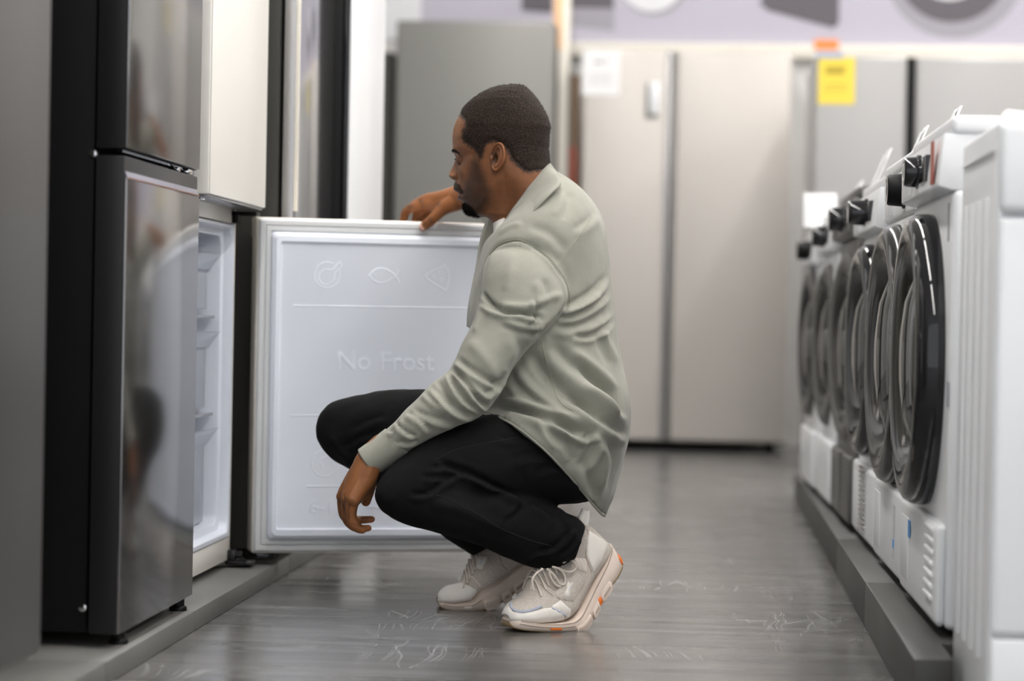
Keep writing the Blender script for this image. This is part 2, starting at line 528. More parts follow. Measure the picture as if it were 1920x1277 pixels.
PH = .037
plat(-1.75, -.883, 2.4, 3.60, PH, M['platform'], 'low grey platform section under the nearest grey refrigerator at left')
plat(-1.75, -.883, 3.603, 4.25, PH, M['platform'], 'low grey platform section under the dark steel refrigerator')
plat(-1.75, -.883, 4.253, 5.25, PH, M['platform'], 'low grey platform section under the open cream refrigerator')
plat(-1.75, -.883, 5.253, 7.6, PH, M['platform'], 'farthest low grey platform section, behind the open freezer door')


def feet(t, x0, x1, y0, y1, z0, z1, m='black', r=.018):
    for x in (x0, x1):
        for y in (y0, y1):
            bm = bmesh.new(); R = Matrix.Rotation(-PI / 2, 4, 'Y')
            lathe_bm([(0, 0), (r, 0), (r, .006), (r * .9, .008), (r * .72, .009), (r * .72, z1 - z0 - .0005), (0, z1 - z0 - .0005)], 20, bm)
            for v in bm.verts: v.co = Vector((x + v.co.y, y + v.co.z, z0 + v.co.x))
            from_bm('foot', bm, M[m], t)


# --- nearest grey refrigerator A
t = thing('refrigerator', 'matt grey refrigerator cut off by the left edge of the picture', 'refrigerator', (-1.25, 2.98, PH))
from_bm('body', box_bm(-1.60, -.975, 2.64, 3.33, .075, 1.80, .006), M['darkgrey'], t)
from_bm('door', box_bm(-.97, -.91, 2.64, 3.335, .085, 1.80, .010, 3), M['steelA'], t)
feet(t, -1.5, -1.02, 2.7, 3.27, PH, .076)

# --- dark steel refrigerator B
BX = -.895
t = thing('refrigerator', 'dark brushed steel refrigerator with black sides and two doors', 'refrigerator', (-1.25, 4.0, PH))
from_bm('body', box_bm(-1.56, BX - .056, 3.745, 4.27, .060, 1.76, .004), M['black'], t)
def steel_door(name, z0, z1, grip):
    d = from_bm(name, box_bm(BX - .050, BX - .004, 3.73, 4.283, z0, z1, .003), M['black2'], t)
    from_bm('steel_front', box_bm(BX - .006, BX, 3.731, 4.282, z0 + .001, z1 - (.034 if grip else .001), .002), M['steel2'], d)
    if grip:   # slanted finger grip along the top of the lower door
        bm = bmesh.new()
        prism_bm([(BX - .004, 3.733, z1 - .034), (BX - .0005, 3.733, z1 - .034), (BX - .012, 3.733, z1 - .001), (BX - .03, 3.733, z1 - .001), (BX - .03, 3.733, z1 - .034)], (0, .547, 0), bm)
        from_bm('finger_grip', bm, M['steel'], d, smooth=False)
        from_bm('edge_line', box_bm(BX - .001, BX + .0012, 3.735, 4.279, z1 - .0355, z1 - .0335, 0), mat('copper_edge', (.35, .17, .12), .35, .7), d)
    else:
        bm = tube_bm([(BX - .02, 3.76 + .02 * i, z0 + .001) for i in range(26)], .006, 8)
        from_bm('bottom_trim', bm, M['blackgloss'], d)
    return d
steel_door('door', .060, .812, True)
steel_door('door', .823, 1.755, False)
from_bm('hinge', box_bm(BX - .045, BX - .006, 4.215, 4.262, .8125, .8225, .002), M['chrome'], t)
from_bm('door_switch', box_bm(BX - .018, BX - .006, 4.13, 4.15, .8125, .8195, .001), M['chrome'], t)
bm = bmesh.new(); lathe_bm([(0, 0), (.007, 0), (.006, .004), (0, .006)], 16, bm, Matrix.Rotation(-PI / 2, 4, 'Z'))
for v in bm.verts: v.co = Vector((v.co.x + BX - .062, v.co.y + 3.7445, v.co.z + .10))
from_bm('screw', bm, M['chrome'], t)
bm = bmesh.new(); lathe_bm([(0, 0), (.007, 0), (.006, .004), (0, .006)], 16, bm, Matrix.Rotation(-PI / 2, 4, 'Z'))
for v in bm.verts: v.co = Vector((v.co.x + BX - .058, v.co.y + 3.7445, v.co.z + .815))
from_bm('screw', bm, M['chrome'], t)
feet(t, -1.5, BX - .018, 3.80, 4.245, PH, .0604, r=.016)

# --- cream refrigerator C with its freezer door standing open
CX = -.905; BF = -.968; CY0, CY1 = 4.425, 5.005
t = thing('refrigerator', 'cream refrigerator with its white freezer compartment standing open', 'refrigerator', (-1.25, 4.72, PH))
def cabinet():
    bm = bmesh.new()
    z0, z1 = .052, 1.76; wz0, wz1 = .115, .742; wy0, wy1 = CY0 + .042, CY1 - .030
    box_bm(-1.56, BF, CY0, CY1, wz1 + .012, z1, .004, bm=bm)          # upper body
    box_bm(-1.56, BF, CY0, CY0 + .012, z0, wz1 + .02, .002, bm=bm)     # skins round the freezer
    box_bm(-1.56, BF, CY1 - .012, CY1, z0, wz1 + .02, .002, bm=bm)
    box_bm(-1.56, -1.545, CY0, CY1, z0, wz1 + .02, .002, bm=bm)
    box_bm(-1.56, BF, CY0, CY1, z0, .100, .004, bm=bm)
    from_bm('body', bm, M['cream'], t)
    # liner: stepped white tub
    def ring(x, e):
        r = .022 + e * .15; pts = []
        a0, a1, b0, b1 = wy0 + e, wy1 - e, wz0 + e, wz1 - e
        for cx_, cy_, s in ((a1 - r, b1 - r, 0), (a0 + r, b1 - r, 1), (a0 + r, b0 + r, 2), (a1 - r, b0 + r, 3)):
            for k in range(7):
                a = PI / 2 * (s + k / 6); pts.append((x, cx_ + r * math.cos(a), cy_ + r * math.sin(a)))
        return pts
    def orect(x, y0, y1, z0_, z1_):
        pts = []
        for cx_, cy_, s in ((y1, z1_, 0), (y0, z1_, 1), (y0, z0_, 2), (y1, z0_, 3)):
            for k in range(7): pts.append((x, cx_, cy_))
        return pts
    rings = [orect(BF - .004, CY0 + .013, CY1 - .013, .101, wz1 + .011), orect(BF + .001, CY0 + .016, CY1 - .015, .103, wz1 + .009), ring(BF + .001, -.004), ring(BF - .004, .0), ring(BF - .018, .002), ring(BF - .022, .014), ring(BF - .030, .016),
             ring(BF - .50, .022), ring(BF - .505, .05)]
    V, F = grid_mesh(np.array(rings), 28, len(rings), True, False)
    F.append(tuple((len(rings) - 1) * 28 + i for i in range(28)))
    me = mk(V, F); me.name = 'liner'; o = new_mesh_obj('freezer_liner', me, M['whiteb'], t)
    try: me.set_sharp_from_angle(angle=math.radians(35))
    except Exception: pass
cabinet()
# drawers, each a clear front with a flared lip and a frosted panel
for (zb, zt, shelf) in ((.575, .690, .563), (.372, .530, .362), (.135, .330, None)):
    y0, y1 = CY0 + .066, CY1 - .062; x = BF - .046
    bm = box_bm(x - .004, x, y0, y1, zb, zt - .03, .0015)
    d = from_bm('drawer', bm, M['clear'], t)
    bm = bmesh.new()
    prism_bm([(x - .002, y0 - .004, zt - .034), (x + .003, y0 - .004, zt - .034), (x + .026, y0 - .004, zt), (x + .020, y0 - .004, zt)], (0, y1 - y0 + .03, 0), bm)
    for yy in (y1 + .022, y0):
        prism_bm([(x - .002, yy, zt - .034), (x + .003, yy, zt - .034), (x + .026, yy, zt), (x - .03, yy, zt), (x - .03, yy, zt - .034)], (0, .003, 0), bm)
    from_bm('drawer_lip', bm, M['clear'], d, smooth=False)
    from_bm('drawer_panel', box_bm(x - .0075, x - .0045, y0 + .01, y1 - .02, zb + .004, zt - .04, .001), M['gasket'], d)
    if shelf:
        from_bm('shelf', box_bm(BF - .42, BF - .03, CY0 + .066, CY1 - .054, shelf - .006, shelf, .002), M['clear'], t)
# upper door, underside trim and hinges
d = from_bm('door', box_bm(CX - .060, CX - .003, CY0, CY1 - .004, .788, 1.755, .003), M['creamglass'], t)
from_bm('glass_front', box_bm(CX - .004, CX, CY0 + .002, CY1 - .006, .789, 1.754, .0015), M['creamglass'], d)
from_bm('bottom_trim', box_bm(CX - .058, CX - .005, CY0 + .006, CY1 - .012, .7835, .789, .002), M['silver'], d)
bm = box_bm(CX - .05, CX - .02, CY0 + .02, CY0 + .06, .779, .7845, .002)
from_bm('trim_clip', bm, M['chrome'], d)
bm = box_bm(BF - .004, CX - .014, CY1 - .030, CY1 + .012, .772, .780, .002); box_bm(BF - .002, BF + .014, CY1 - .044, CY1 - .012, .755, .780, .003, bm=bm)
from_bm('hinge', bm, M['black'], t)
bm = box_bm(BF - .004, CX - .010, CY1 - .035, CY1 + .03, .044, .052, .002); box_bm(BF, BF + .016, CY1 - .030, CY1 - .004, .052, .075, .003, bm=bm)
lathe_bm([(0, 0), (.008, 0), (.008, .012), (0, .014)], 14, bm, Matrix.Translation((BF + .016, CY1 - .017, .064)))
from_bm('hinge', bm, M['blackgloss'], t)
feet(t, -1.5, BF - .05, CY0 + .06, CY1 - .06, PH, .053)

# the freezer door itself, hinged at the far side, swung wide open; local frame: x along the door, y towards the food side, z up
DPHI = math.radians(19); DW = .538; Z0, Z1 = .062, .772
dth = bpy.data.objects.new('door', bpy.data.meshes.new('door_m')); COL.objects.link(dth)
bpy.data.objects.remove(dth)
dn = Vector((math.sin(DPHI), -math.cos(DPHI), 0)); dx = Vector((math.cos(DPHI), math.sin(DPHI), 0)); DO = Vector((-.9275, 5.035, 0))
DM = Matrix(((dx.x, dn.x, 0, DO.x), (dx.y, dn.y, 0, DO.y), (0, 0, 1, 0), (0, 0, 0, 1)))
def dobj(name, bm, m, parent, **k):
    for v in bm.verts: v.co = DM @ v.co
    return from_bm(name, bm, m, parent, **k)
door = dobj('freezer_door', box_bm(0, DW, -.074, -.004, Z0, Z1, .006, 3), M['cream'], t)
door['label'] = 'open white freezer door with embossed pictures'
def rrect(x0, x1, z0, z1, y, r, n=6):
    pts = []
    for cx_, cz_, s in ((x1 - r, z1 - r, 0), (x0 + r, z1 - r, 1), (x0 + r, z0 + r, 2), (x1 - r, z0 + r, 3)):
        for k in range(n):
            a = PI / 2 * (s + k / (n - 1)); pts.append((cx_ + r * math.cos(a), y, cz_ + r * math.sin(a)))
    return pts
def rings_bm(L, n, cap_last=True):
    bm = bmesh.new(); R = [[bm.verts.new(p) for p in q] for q in L]
    for a, b in zip(R[:-1], R[1:]):
        for i in range(n): bm.faces.new((a[i], a[(i + 1) % n], b[(i + 1) % n], b[i]))
    if cap_last: bm.faces.new(R[-1])
    return bm
e = .0035
L = [rrect(e, DW - e, Z0 + e, Z1 - e, -.006, .004), rrect(e, DW - e, Z0 + e, Z1 - e, .0, .004)]
L += [rrect(e + a, DW - e - a, Z0 + e + a, Z1 - e - a, y, .003) for a, y in ((.004, .004), (.012, .0045), (.0145, .0015), (.0165, .005), (.024, .0055), (.0265, .002), (.029, .002))]
dobj('gasket', rings_bm(L, 24, False), M['gasket'], door, angle=30)
g = .030
L = [rrect(g, DW - g, Z0 + g, Z1 - g, -.002, .008), rrect(g + .002, DW - g - .002, Z0 + g + .002, Z1 - g - .002, .010, .010), rrect(g + .009, DW - g - .009, Z0 + g + .009, Z1 - g - .009, .018, .012),
     rrect(g + .018, DW - g - .012, Z0 + g + .022, Z1 - g - .020, .0185, .004), rrect(g + .0195, DW - g - .0135, Z0 + g + .0235, Z1 - g - .0255, .0135, .004), rrect(g + .021, DW - g - .015, Z0 + g + .028, Z1 - g - .027, .0130, .004)]
liner = dobj('inner_panel', rings_bm(L, 24), M['whiteb'], door, angle=30)
PY = .0130
E_ = 'embossed_picture'
def ridge(pts, w, h, closed=False, nm='embossed_line'):
    """low rounded ridge on the inner panel through local (x,z) points"""
    if nm == E_ and 2 < len(pts) < 13: pts = catmull(pts, 5)
    bm = tube_bm([(x, PY - .0004, z) for x, z in pts], w, 8, None, closed)
    for v in bm.verts: v.co.y = (PY - .0004) + (v.co.y - (PY - .0004)) * h / w
    return dobj(nm, bm, M['whiteb'], liner)
def loc(px, py):
    """door-panel coordinates of a photo pixel"""
    r = (cF + cR * ((px - 960) / FPX) - cU * ((py - 638.5) / FPX)); o = EYE - (DO + dn * PY)
    s = -o.dot(dn) / r.dot(dn); h = EYE + r * s - DO; return h.dot(dx), h.z
for a, b in (((550, 573), (876, 578)), ((545, 779), (870, 779)), ((575, 912), (840, 912))):
    ridge([loc(a[0] + (b[0] - a[0]) * i / 10, a[1] + (b[1] - a[1]) * i / 10) for i in range(11)], .0022, .0010)
def circ(cx_, cy_, r, a0=0, a1=360, n=28, sx=1., sy=1.):
    return [loc(cx_ + r * sx * math.cos(math.radians(a0 + (a1 - a0) * i / n)), cy_ - r * sy * math.sin(math.radians(a0 + (a1 - a0) * i / n))) for i in range(n + 1)]
E_ = 'embossed_picture'
ridge(circ(613, 516, 24, 60, 392), .0018, .0009, nm=E_)                                # roast chicken in a round
ridge([loc(*p) for p in ((608, 505), (598, 515), (600, 528), (613, 534), (626, 524), (628, 512), (640, 500), (636, 492), (630, 498), (622, 506), (608, 505))], .0018, .0009, nm=E_)
ridge([loc(692 + 50 * (i / 14), 517 - 14 * math.sin(PI * (i / 14) ** .85)) for i in range(15)] + [loc(748, 530)], .0019, .0010, nm=E_)   # fish
ridge([loc(692 + 50 * (i / 14), 517 + 14 * math.sin(PI * (i / 14) ** .85)) for i in range(15)] + [loc(748, 505)], .0019, .0010, nm=E_)
ridge(circ(703, 515, 1.5), .001, .001, nm=E_)
ridge([loc(*p) for p in ((834, 500), (797, 518), (836, 545))], .0019, .0010, nm=E_)     # slice of pizza
ridge([loc(*p) for p in ((832, 496), (840, 510), (841, 530), (835, 546))], .0019, .0010, nm=E_)
for c in ((824, 512), (827, 525), (814, 519)): ridge(circ(c[0], c[1], 3.2, n=10), .001, .001, nm=E_)
ridge(circ(609, 869, 25), .0019, .0010, nm=E_)
ridge([loc(*p) for p in ((606, 880), (601, 868), (607, 858), (618, 856), (626, 864), (624, 876), (616, 880))], .002, .0009, nm=E_)
def emboss_text(s, px, py, hpx, name):
    cu = bpy.data.curves.new('t', 'FONT'); cu.body = s; cu.size = 1; cu.extrude = .02; cu.bevel_depth = .008; cu.resolution_u = 4
    o = bpy.data.objects.new('t', cu); COL.objects.link(o); dg = bpy.context.evaluated_depsgraph_get()
    me = bpy.data.meshes.new_from_object(o.evaluated_get(dg)); bpy.data.objects.remove(o)
    x0, z0 = loc(px, py); x1, z1 = loc(px, py - hpx); sc = (z1 - z0) / .69
    for v in me.vertices:
        c = v.co.copy(); v.co = DM @ Vector((x0 + c.x * sc, PY + (c.z * .032), z0 + c.y * sc))
    me.name = name; new_mesh_obj(name, me, M['whiteb'], liner, smooth=False)
emboss_text('No', 631, 693, 34, 'lettering')
emboss_text('Frost', 711, 694, 34, 'lettering')
emboss_text('6-12', 579, 963, 26, 'lettering')
emboss_text('4-6', 686, 961, 26, 'lettering')
for px in (697, 718):
    x, z = loc(px, 1000)
    dobj('vent_slot', box_bm(x, x + .007, .004, .008, z - .010, z + .004, .001), M['gasket'], door)
bm = box_bm(.012, .05, -.05, -.01, Z0 - .012, Z0 + .001, .002); dobj('hinge_pin_plate', bm, M['blackgloss'], door)
dobj('corner_cap', box_bm(-.001, .006, -.075, -.012, Z1 - .04, Z1 + .001, .002), M['trim'], door)

# --- stainless refrigerator D
t = thing('refrigerator', 'tall stainless refrigerator with a beige door edge, behind the open cream one', 'refrigerator', (-1.2, 5.38, PH))
from_bm('body', box_bm(-1.55, -.905, 5.15, 5.675, .06, 1.76, .004), M['darkgrey'], t)
from_bm('door', box_bm(-.898, -.872, 5.15, 5.675, .065, 1.755, .004), M['silver'], t)
d = from_bm('steel_panel', box_bm(-.872, -.869, 5.165, 5.675, .066, 1.754, .002), M['steel'], t)
from_bm('handle_edge', box_bm(-.874, -.864, 5.153, 5.164, .79, 1.75, .002), M['trim'], t)
feet(t, -1.5, -.95, 5.16, 5.6, PH, .0605)

# --- white-fronted refrigerator E with black sides
t = thing('refrigerator', 'tall refrigerator with a plain white glass front and black side', 'refrigerator', (-1.2, 6.0, PH))
from_bm('body', box_bm(-1.55, -.852, 5.70, 6.29, .06, 1.80, .004), M['black'], t)
d = from_bm('door', box_bm(-.850, -.836, 5.70, 6.295, .065, 1.80, .004), M['blackgloss'], t)
from_bm('glass_front', box_bm(-.836, -.830, 5.701, 6.294, .066, 1.799, .002), M['white'], d)
feet(t, -1.5, -.9, 5.76, 6.24, PH, .0605)

# ------------------------------------------------------------------ back row
def W(px, py, y): return P(px, py, y)
def bfridge(label, y, x0, x1, top, front, side, doors, depth=.62, zb=.035, grip=None, gcol='silver', dh=None):
    """refrigerator facing the camera. doors: list of (xa, xb, za, zb)"""
    t = thing('refrigerator', label, 'refrigerator', ((x0 + x1) / 2, y + depth / 2, 0))
    from_bm('body', box_bm(x0, x1, y + .07, y + depth, zb, top - .004, .006), M[side], t)
    for xa, xb, za, zb_ in doors:
        from_bm('door', box_bm(xa, xb, y, y + .065, za, zb_, .014, 3), M[front], t)
    if grip:
        for g0, g1 in grip: from_bm('handle_recess', box_bm(g0, g1, y + .004, y + .03, .12, top - .04, .004), M[gcol], t)
    feet(t, x0 + .06, x1 - .06, y + .13, y + depth - .06, 0, zb + .0005, r=.022)
    return t
def X(px, y, py=500): return P(px, py, y).x
def Zz(py, y, px=1200): return P(px, py, y).z
yF = 10.55; xa, xb = X(735, yF), X(1033, yF)
tF = bfridge('plain mid-grey refrigerator on the back wall behind the crouching person', yF, xa, xb, Zz(38, yF, 850), 'greyF', 'darkgrey', [(xa, xb, .6, Zz(38, yF, 850)), (xa, xb, .05, .59)], depth=.58)
tF2 = bfridge('dark refrigerator-shaped block added for the shaded gap left of the mid-grey refrigerator', 10.6, xa - .52, xa - .012, Zz(95, yF, 720), 'darkgrey', 'darkgrey', [(xa - .52, xa - .012, .05, Zz(95, yF, 720))], depth=.5)  # dark block stands in for the shade in the gap
yG = 10.55; g0, gs, g1 = X(1087, yG), X(1253, yG), X(1479, yG); tg = Zz(95, yG, 1280)
tG = bfridge('large silver-beige side-by-side refrigerator with white paper on its left door', yG, g0, g1, tg, 'beigeG', 'darkgrey', [(g0, gs - .026, .045, tg), (gs + .022, g1, .045, tg)], depth=.58)
from_bm('handle_strip', box_bm(gs - .028, gs - .003, yG + .012, yG + .06, .045, tg, .006), M['silver'], tG)
from_bm('handle_strip', box_bm(gs + .003, gs + .024, yG + .012, yG + .06, .045, tg, .006), M['greyF'], tG)
p0, p1 = W(1211, 155, yG), W(1233, 222, yG)
from_bm('display', box_bm(p0.x, p1.x, yG - .004, yG + .002, p1.z, p0.z, .003), M['greyF'], tG)
from_bm('display_glare', box_bm(p0.x + .018, p1.x + .008, yG - .006, yG - .002, p1.z + .02, p0.z + .004, .003), M['white'], tG)
yH = 9.4; h0, hs, h1 = X(1521, yH), X(1702, yH), X(1950, yH); th = Zz(106, yH, 1650)
tH = bfridge('light grey side-by-side refrigerator with a yellow paper, behind the washing machines', yH, h0, h1, th, 'greyH', 'greyH', [(h0, hs - .018, .045, th), (hs + .018, h1, .045, th)], depth=.75)
from_bm('handle_recess', box_bm(hs - .019, hs + .019, yH + .02, yH + .06, .045, th, .004), M['black'], tH)
# papers
def paper(name, label, cat, a, b, y, m, lines=True, inkm='ink'):
    p0, p1 = W(*a, y), W(*b, y)
    o = from_bm(name, box_bm(p0.x, p1.x, y - .0012, y - .0002, p1.z, p0.z, 0), M[m], smooth=False)
    c = Vector(((p0.x + p1.x) / 2, y, p1.z)); o.data.transform(Matrix.Translation(-c)); o.location = c; o.matrix_basis = Matrix.Translation(c)
    tag(o, label, cat)
    if lines:
        w = p1.x - p0.x; h = p0.z - p1.z; bm = bmesh.new()
        for k, (u0, u1, v, th_) in enumerate(lines):
            box_bm(p0.x + w * u0, p0.x + w * u1, y - .0022, y - .0011, p0.z - h * v, p0.z - h * v + h * th_, 0, bm=bm)
        from_bm('print', bm, M[inkm], o, smooth=False)
    return o
paper('price_sheet', 'white printed sheet on the left door of the silver-beige refrigerator', 'paper', (1093, 93), (1161, 179), yG, 'paper', [(.3, .55, .3, .06), (.6, .7, .26, .05), (.15, .85, .55, .015), (.15, .8, .65, .015), (.15, .82, .75, .015)])
M['darkyellow'] = mat('yellow_print', (.45, .33, .03), .6)
paper('price_sheet', 'yellow printed sheet on the light grey refrigerator', 'paper', (1535, 107), (1602, 196), yH, 'yellow', [(.2, .7, .36, .10), (.2, .75, .25, .05), (.15, .8, .6, .02), (.15, .8, .7, .02)], 'darkyellow')
paper('sticker', 'small orange paper label above the yellow sheet', 'label', (1527, 74), (1572, 94), BACK - .051, 'orange', False)
paper('sticker', 'small pale blue label peeking out behind the yellow sheet', 'label', (1530, 96), (1580, 110), yH - .002, 'shoeblue', False)
# slim things between the grey and the beige refrigerator
y = 10.75
o = from_bm('display_post', box_bm(X(1039, y), X(1060, y), y + .02, y + .07, 0, 2.2, .006), M['trim']); tag(o, 'slim cream upright post between the mid-grey and the silver-beige refrigerators', 'post')
p0, p1 = W(1040, -60, y), W(1053, 92, y)
o = from_bm('price_strip', box_bm(p0.x, p1.x, y + .014, y + .0195, p1.z, 2.1, 0), mat('orange_strip', (.9, .55, .3), .5)); tag(o, 'pale orange strip on the top of the cream post', 'label')
y = 10.9
p0, p1 = W(1062, 140, y), W(1085, 330, y)
t = thing('cardboard_panel', 'narrow brown upright panel with a red lower end beside the silver-beige refrigerator', 'panel', ((p0.x + p1.x) / 2, y, 0))
from_bm('panel', box_bm(p0.x, p1.x, y, y + .04, 0, p0.z, .003), M['brown'], t)
q = W(1070, 275, y); from_bm('red_end', box_bm(p0.x + .004, p1.x - .012, y - .004, y, .3, q.z, .001), M['red'], t)

# banner with printed appliances
by = BACK - .012
t = thing('banner', 'long lilac printed banner with grey appliance pictures above the trim', 'banner', (1.0, by, 1.85))
M['lilac'] = mat('lilac_print', (.47, .45, .53), .6)
M['printdark'] = mat('dark_grey_print', (.11, .10, .115), .6); M['printmid'] = mat('mid_grey_print', (.33, .32, .36), .6); M['printwhite'] = mat('white_print', (.72, .72, .75), .6)
p0 = W(790, 20, by)
from_bm('sheet', box_bm(p0.x, 4.5, by, by + .01, 1.845, 2.75, 0), M['lilac'], t, smooth=False)
o = from_bm('white_end', box_bm(p0.x - .6, p0.x, by, by + .01, 1.845, 2.75, 0), M['printwhite'], t, smooth=False)
def flat(name, pts, m, k=0, hole=None):
    bm = bmesh.new(); bm.faces.new([bm.verts.new(W(px, py, by - .002 - .001 * k)) for px, py in pts]); from_bm(name, bm, M[m], t, smooth=False)
def annulus(name, cx_, cy_, r0, r1, m, k, a0=0, a1=360, sy=1.):
    bm = bmesh.new(); A = []; B = []; n = 48
    for i in range(n + 1):
        a = math.radians(a0 + (a1 - a0) * i / n)
        A.append(bm.verts.new(W(cx_ + r0 * math.cos(a), cy_ + r0 * sy * math.sin(a), by - .002 - .001 * k))); B.append(bm.verts.new(W(cx_ + r1 * math.cos(a), cy_ + r1 * sy * math.sin(a), by - .002 - .001 * k)))
    for i in range(n): bm.faces.new((A[i], A[i + 1], B[i + 1], B[i]))
    from_bm(name, bm, M[m], t, smooth=False)
flat('printed_cooker', ((978, -160), (1036, -160), (1036, 24), (978, 20)), 'printdark')
flat('printed_cooker', ((1056, -160), (1154, -160), (1152, 58), (1056, 46)), 'printmid')
flat('printed_cooker_front', ((1058, -120), (1152, -120), (1150, 16), (1058, 14)), 'printdark', 1)
annulus('printed_drum_ring', 1226, -36, 50, 66, 'printmid', 0, 20, 180); annulus('printed_drum_ring', 1222, -40, 34, 62, 'printwhite', 1)
flat('printed_vacuum', ((1424, 6), (1450, -40), (1574, -60), (1573, 44), (1563, 53), (1440, 20)), 'printdark')
annulus('printed_bowl', 1790, -60, 100, 132, 'printmid', 0, 0, 180); annulus('printed_bowl', 1785, -66, 60, 108, 'printdark', 1, 0, 180); annulus('printed_bowl', 1780, -72, 0, 72, 'printwhite', 2, 0, 180)


# ------------------------------------------------------------------ washing machines on the right
RH = .083
plat(.325, 1.1, 5.523, 7.9, RH, M['platform2'], 'far dark grey platform section under the last washing machines')
plat(.325, 1.1, 4.603, 5.520, RH, M['platform2'], 'middle dark grey platform section under the washing machines')
bm = prism_bm([(.325, 3.56, 0), (.383, 3.56, 0), (.383, 3.745, 0), (1.1, 3.745, 0), (1.1, 4.60, 0), (.325, 4.60, 0)], (0, 0, RH), None, .003)
o = from_bm('display_platform', bm, M['platform2']); tag(o, 'nearest dark grey platform section under the first white washing machine', 'platform')


def washer(label, y0, H=.80, Wd=.6, body='white', ring='blackgloss', inner='chrome', prot=.045, rad=.243, zc=.43, knob=(.30, 'black', .03, .035), panel='white', raised=True, vents=False, ribs=False, stick=False, lid=None, top='white', ajar=0., xoff=0):
    rz = .012; x0 = float(np.interp(y0, [3.8, 4.4, 5.05, 5.7, 6.3, 6.93], [.392, .390, .386, .370, .360, .345])) + xoff
    t = thing('washing_machine', label, 'washing machine', (x0, y0, RH), rz)
    def ob(name, bm, m, parent=None, **k): 
        return from_bm(name, bm, M[m], parent or t, world=False, **k)
    z0 = .012
    ob('cabinet', box_bm(0, .52, 0, Wd, z0, H - .115, .012, 3), body)
    b = ob('top_cover', box_bm(-.004, .53, -.002, Wd + .002, H - .03, H, .010, 3), top)
    pr = .024 if raised else .004
    bm = bmesh.new(); zz0, zz1 = H - .115, H - .028
    prism_bm([(-pr, .004, zz0 + .004), (-pr * .6 - .001, .004, zz1), (.30, .004, zz1), (.30, .004, zz0 - .002), (.0, .004, zz0 - .002)], (0, Wd - .008, 0), bm, .004)
    cp = ob('control_panel', bm, panel)
    # knob
    ky, km, kr, kd = knob
    Rm = Matrix.Translation((-pr * .8, ky, (zz0 + zz1) / 2 + .002)) @ Matrix.Scale(-1, 4, (1, 0, 0))
    bm = lathe_bm([(0, -.002), (kr * 1.12, -.002), (kr * 1.12, .004), (kr, .006), (kr * .94, kd * .9), (kr * .86, kd), (0, kd)], 32, None, Rm)
    kb = ob('knob', bm, km, cp)
    bm = lathe_bm([(kr * .8, kd - .001), (kr * .9, kd + .001), (kr * .7, kd + .0015), (kr * .6, kd)], 32, None, Rm); ob('knob_rim', bm, 'chrome', kb)
    # display and buttons
    ob('display', box_bm(-pr - .0015, -pr * .5, ky - .155, ky - .055, zz0 + .022, zz1 - .022, .002), 'blackgloss', cp)
    for q in range(3): ob('button', box_bm(-pr - .0045, -pr * .5, ky + .05 + q * .016, ky + .058 + q * .016, zz0 + .03, zz0 + .044, .002), 'silver', cp)
    ob('detergent_drawer', box_bm(-pr - .001, -pr * .4, Wd - .19, Wd - .02, zz0 + .008, zz1 - .012, .004), panel, cp)
    # door: gasket recess, thick ring, chrome ring, smoked bowl
    R = rad; hg = Matrix.Translation((0, Wd / 2 + R, 0))
    Rm = hg @ Matrix.Rotation(math.radians(ajar), 4, 'Z') @ hg.inverted() @ Matrix.Translation((0, Wd / 2, zc)) @ Matrix.Scale(-1, 4, (1, 0, 0))
    ob('porthole', lathe_bm([(R * .93, -.001), (R * .93, .004), (R * .80, .006), (R * .74, -.02), (0, -.03)], 48, None, Matrix.Translation((0, Wd / 2, zc)) @ Matrix.Scale(-1, 4, (1, 0, 0))), 'washgrey')
    dr = ob('door', lathe_bm([(R, -.002), (R * 1.005, .008), (R, prot * .55), (R * .965, prot * .86), (R * .91, prot), (R * .84, prot * .98), (R * .80, prot * .84), (R * .795, prot * .3), (R * .78, -.02)], 64, None, Rm), ring)
    ob('inner_ring', lathe_bm([(R * .80, prot * .8), (R * .795, prot * .86), (R * .73, prot * .70), (R * .68, prot * .3), (R * .66, .002)], 64, None, Rm), inner, dr)
    ob('door_glass', lathe_bm([(R * .69, prot * .35), (R * .66, prot * .2), (R * .60, prot * .55), (R * .40, prot * .9), (R * .2, prot * 1.02), (0, prot * 1.05)], 64, None, Rm), 'glass', dr)
    ob('door_catch', box_bm(-prot * .8, -.004, .012 + Wd / 2 - R, .03 + Wd / 2 - R, zc - .04, zc + .04, .004), ring, dr)
    # kick panel with filter flap
    ob('kick_panel', box_bm(-.014, .004, .008, Wd - .008, z0 + .004, z0 + .165, .012, 4), body)
    ob('filter_flap', box_bm(-.0155, -.010, Wd - .16, Wd - .035, z0 + .03, z0 + .14, .003), body)
    if vents:
        bm = bmesh.new()
        for q in range(7): box_bm(-.0185, -.011, .05, .16, z0 + .040 + q * .018, z0 + .049 + q * .018, .003, bm=bm)
        ob('vent_slots', bm, body)
    if ribs:
        bm = bmesh.new()
        for q in range(14): box_bm(-.0185, -.011, .22, .36, z0 + .02 + q * .0105, z0 + .026 + q * .0105, .0015, bm=bm)
        ob('vent_grille', bm, 'silver' if body == 'white' else body)
    for fx in (.05, .47):
        for fy in (.05, Wd - .05):
            ob('foot', lathe_bm([(0, 0), (.022, 0), (.022, .008), (.014, .009), (.014, z0 + .001), (0, z0 + .001)], 16, None, Matrix.Translation((fx, fy, 0)) @ Matrix.Rotation(-PI / 2, 4, 'Y')), 'black')
    # small price holder leaning on the top
    return t, Matrix.Translation((x0, y0, RH)) @ Matrix.Rotation(rz, 4, 'Z')


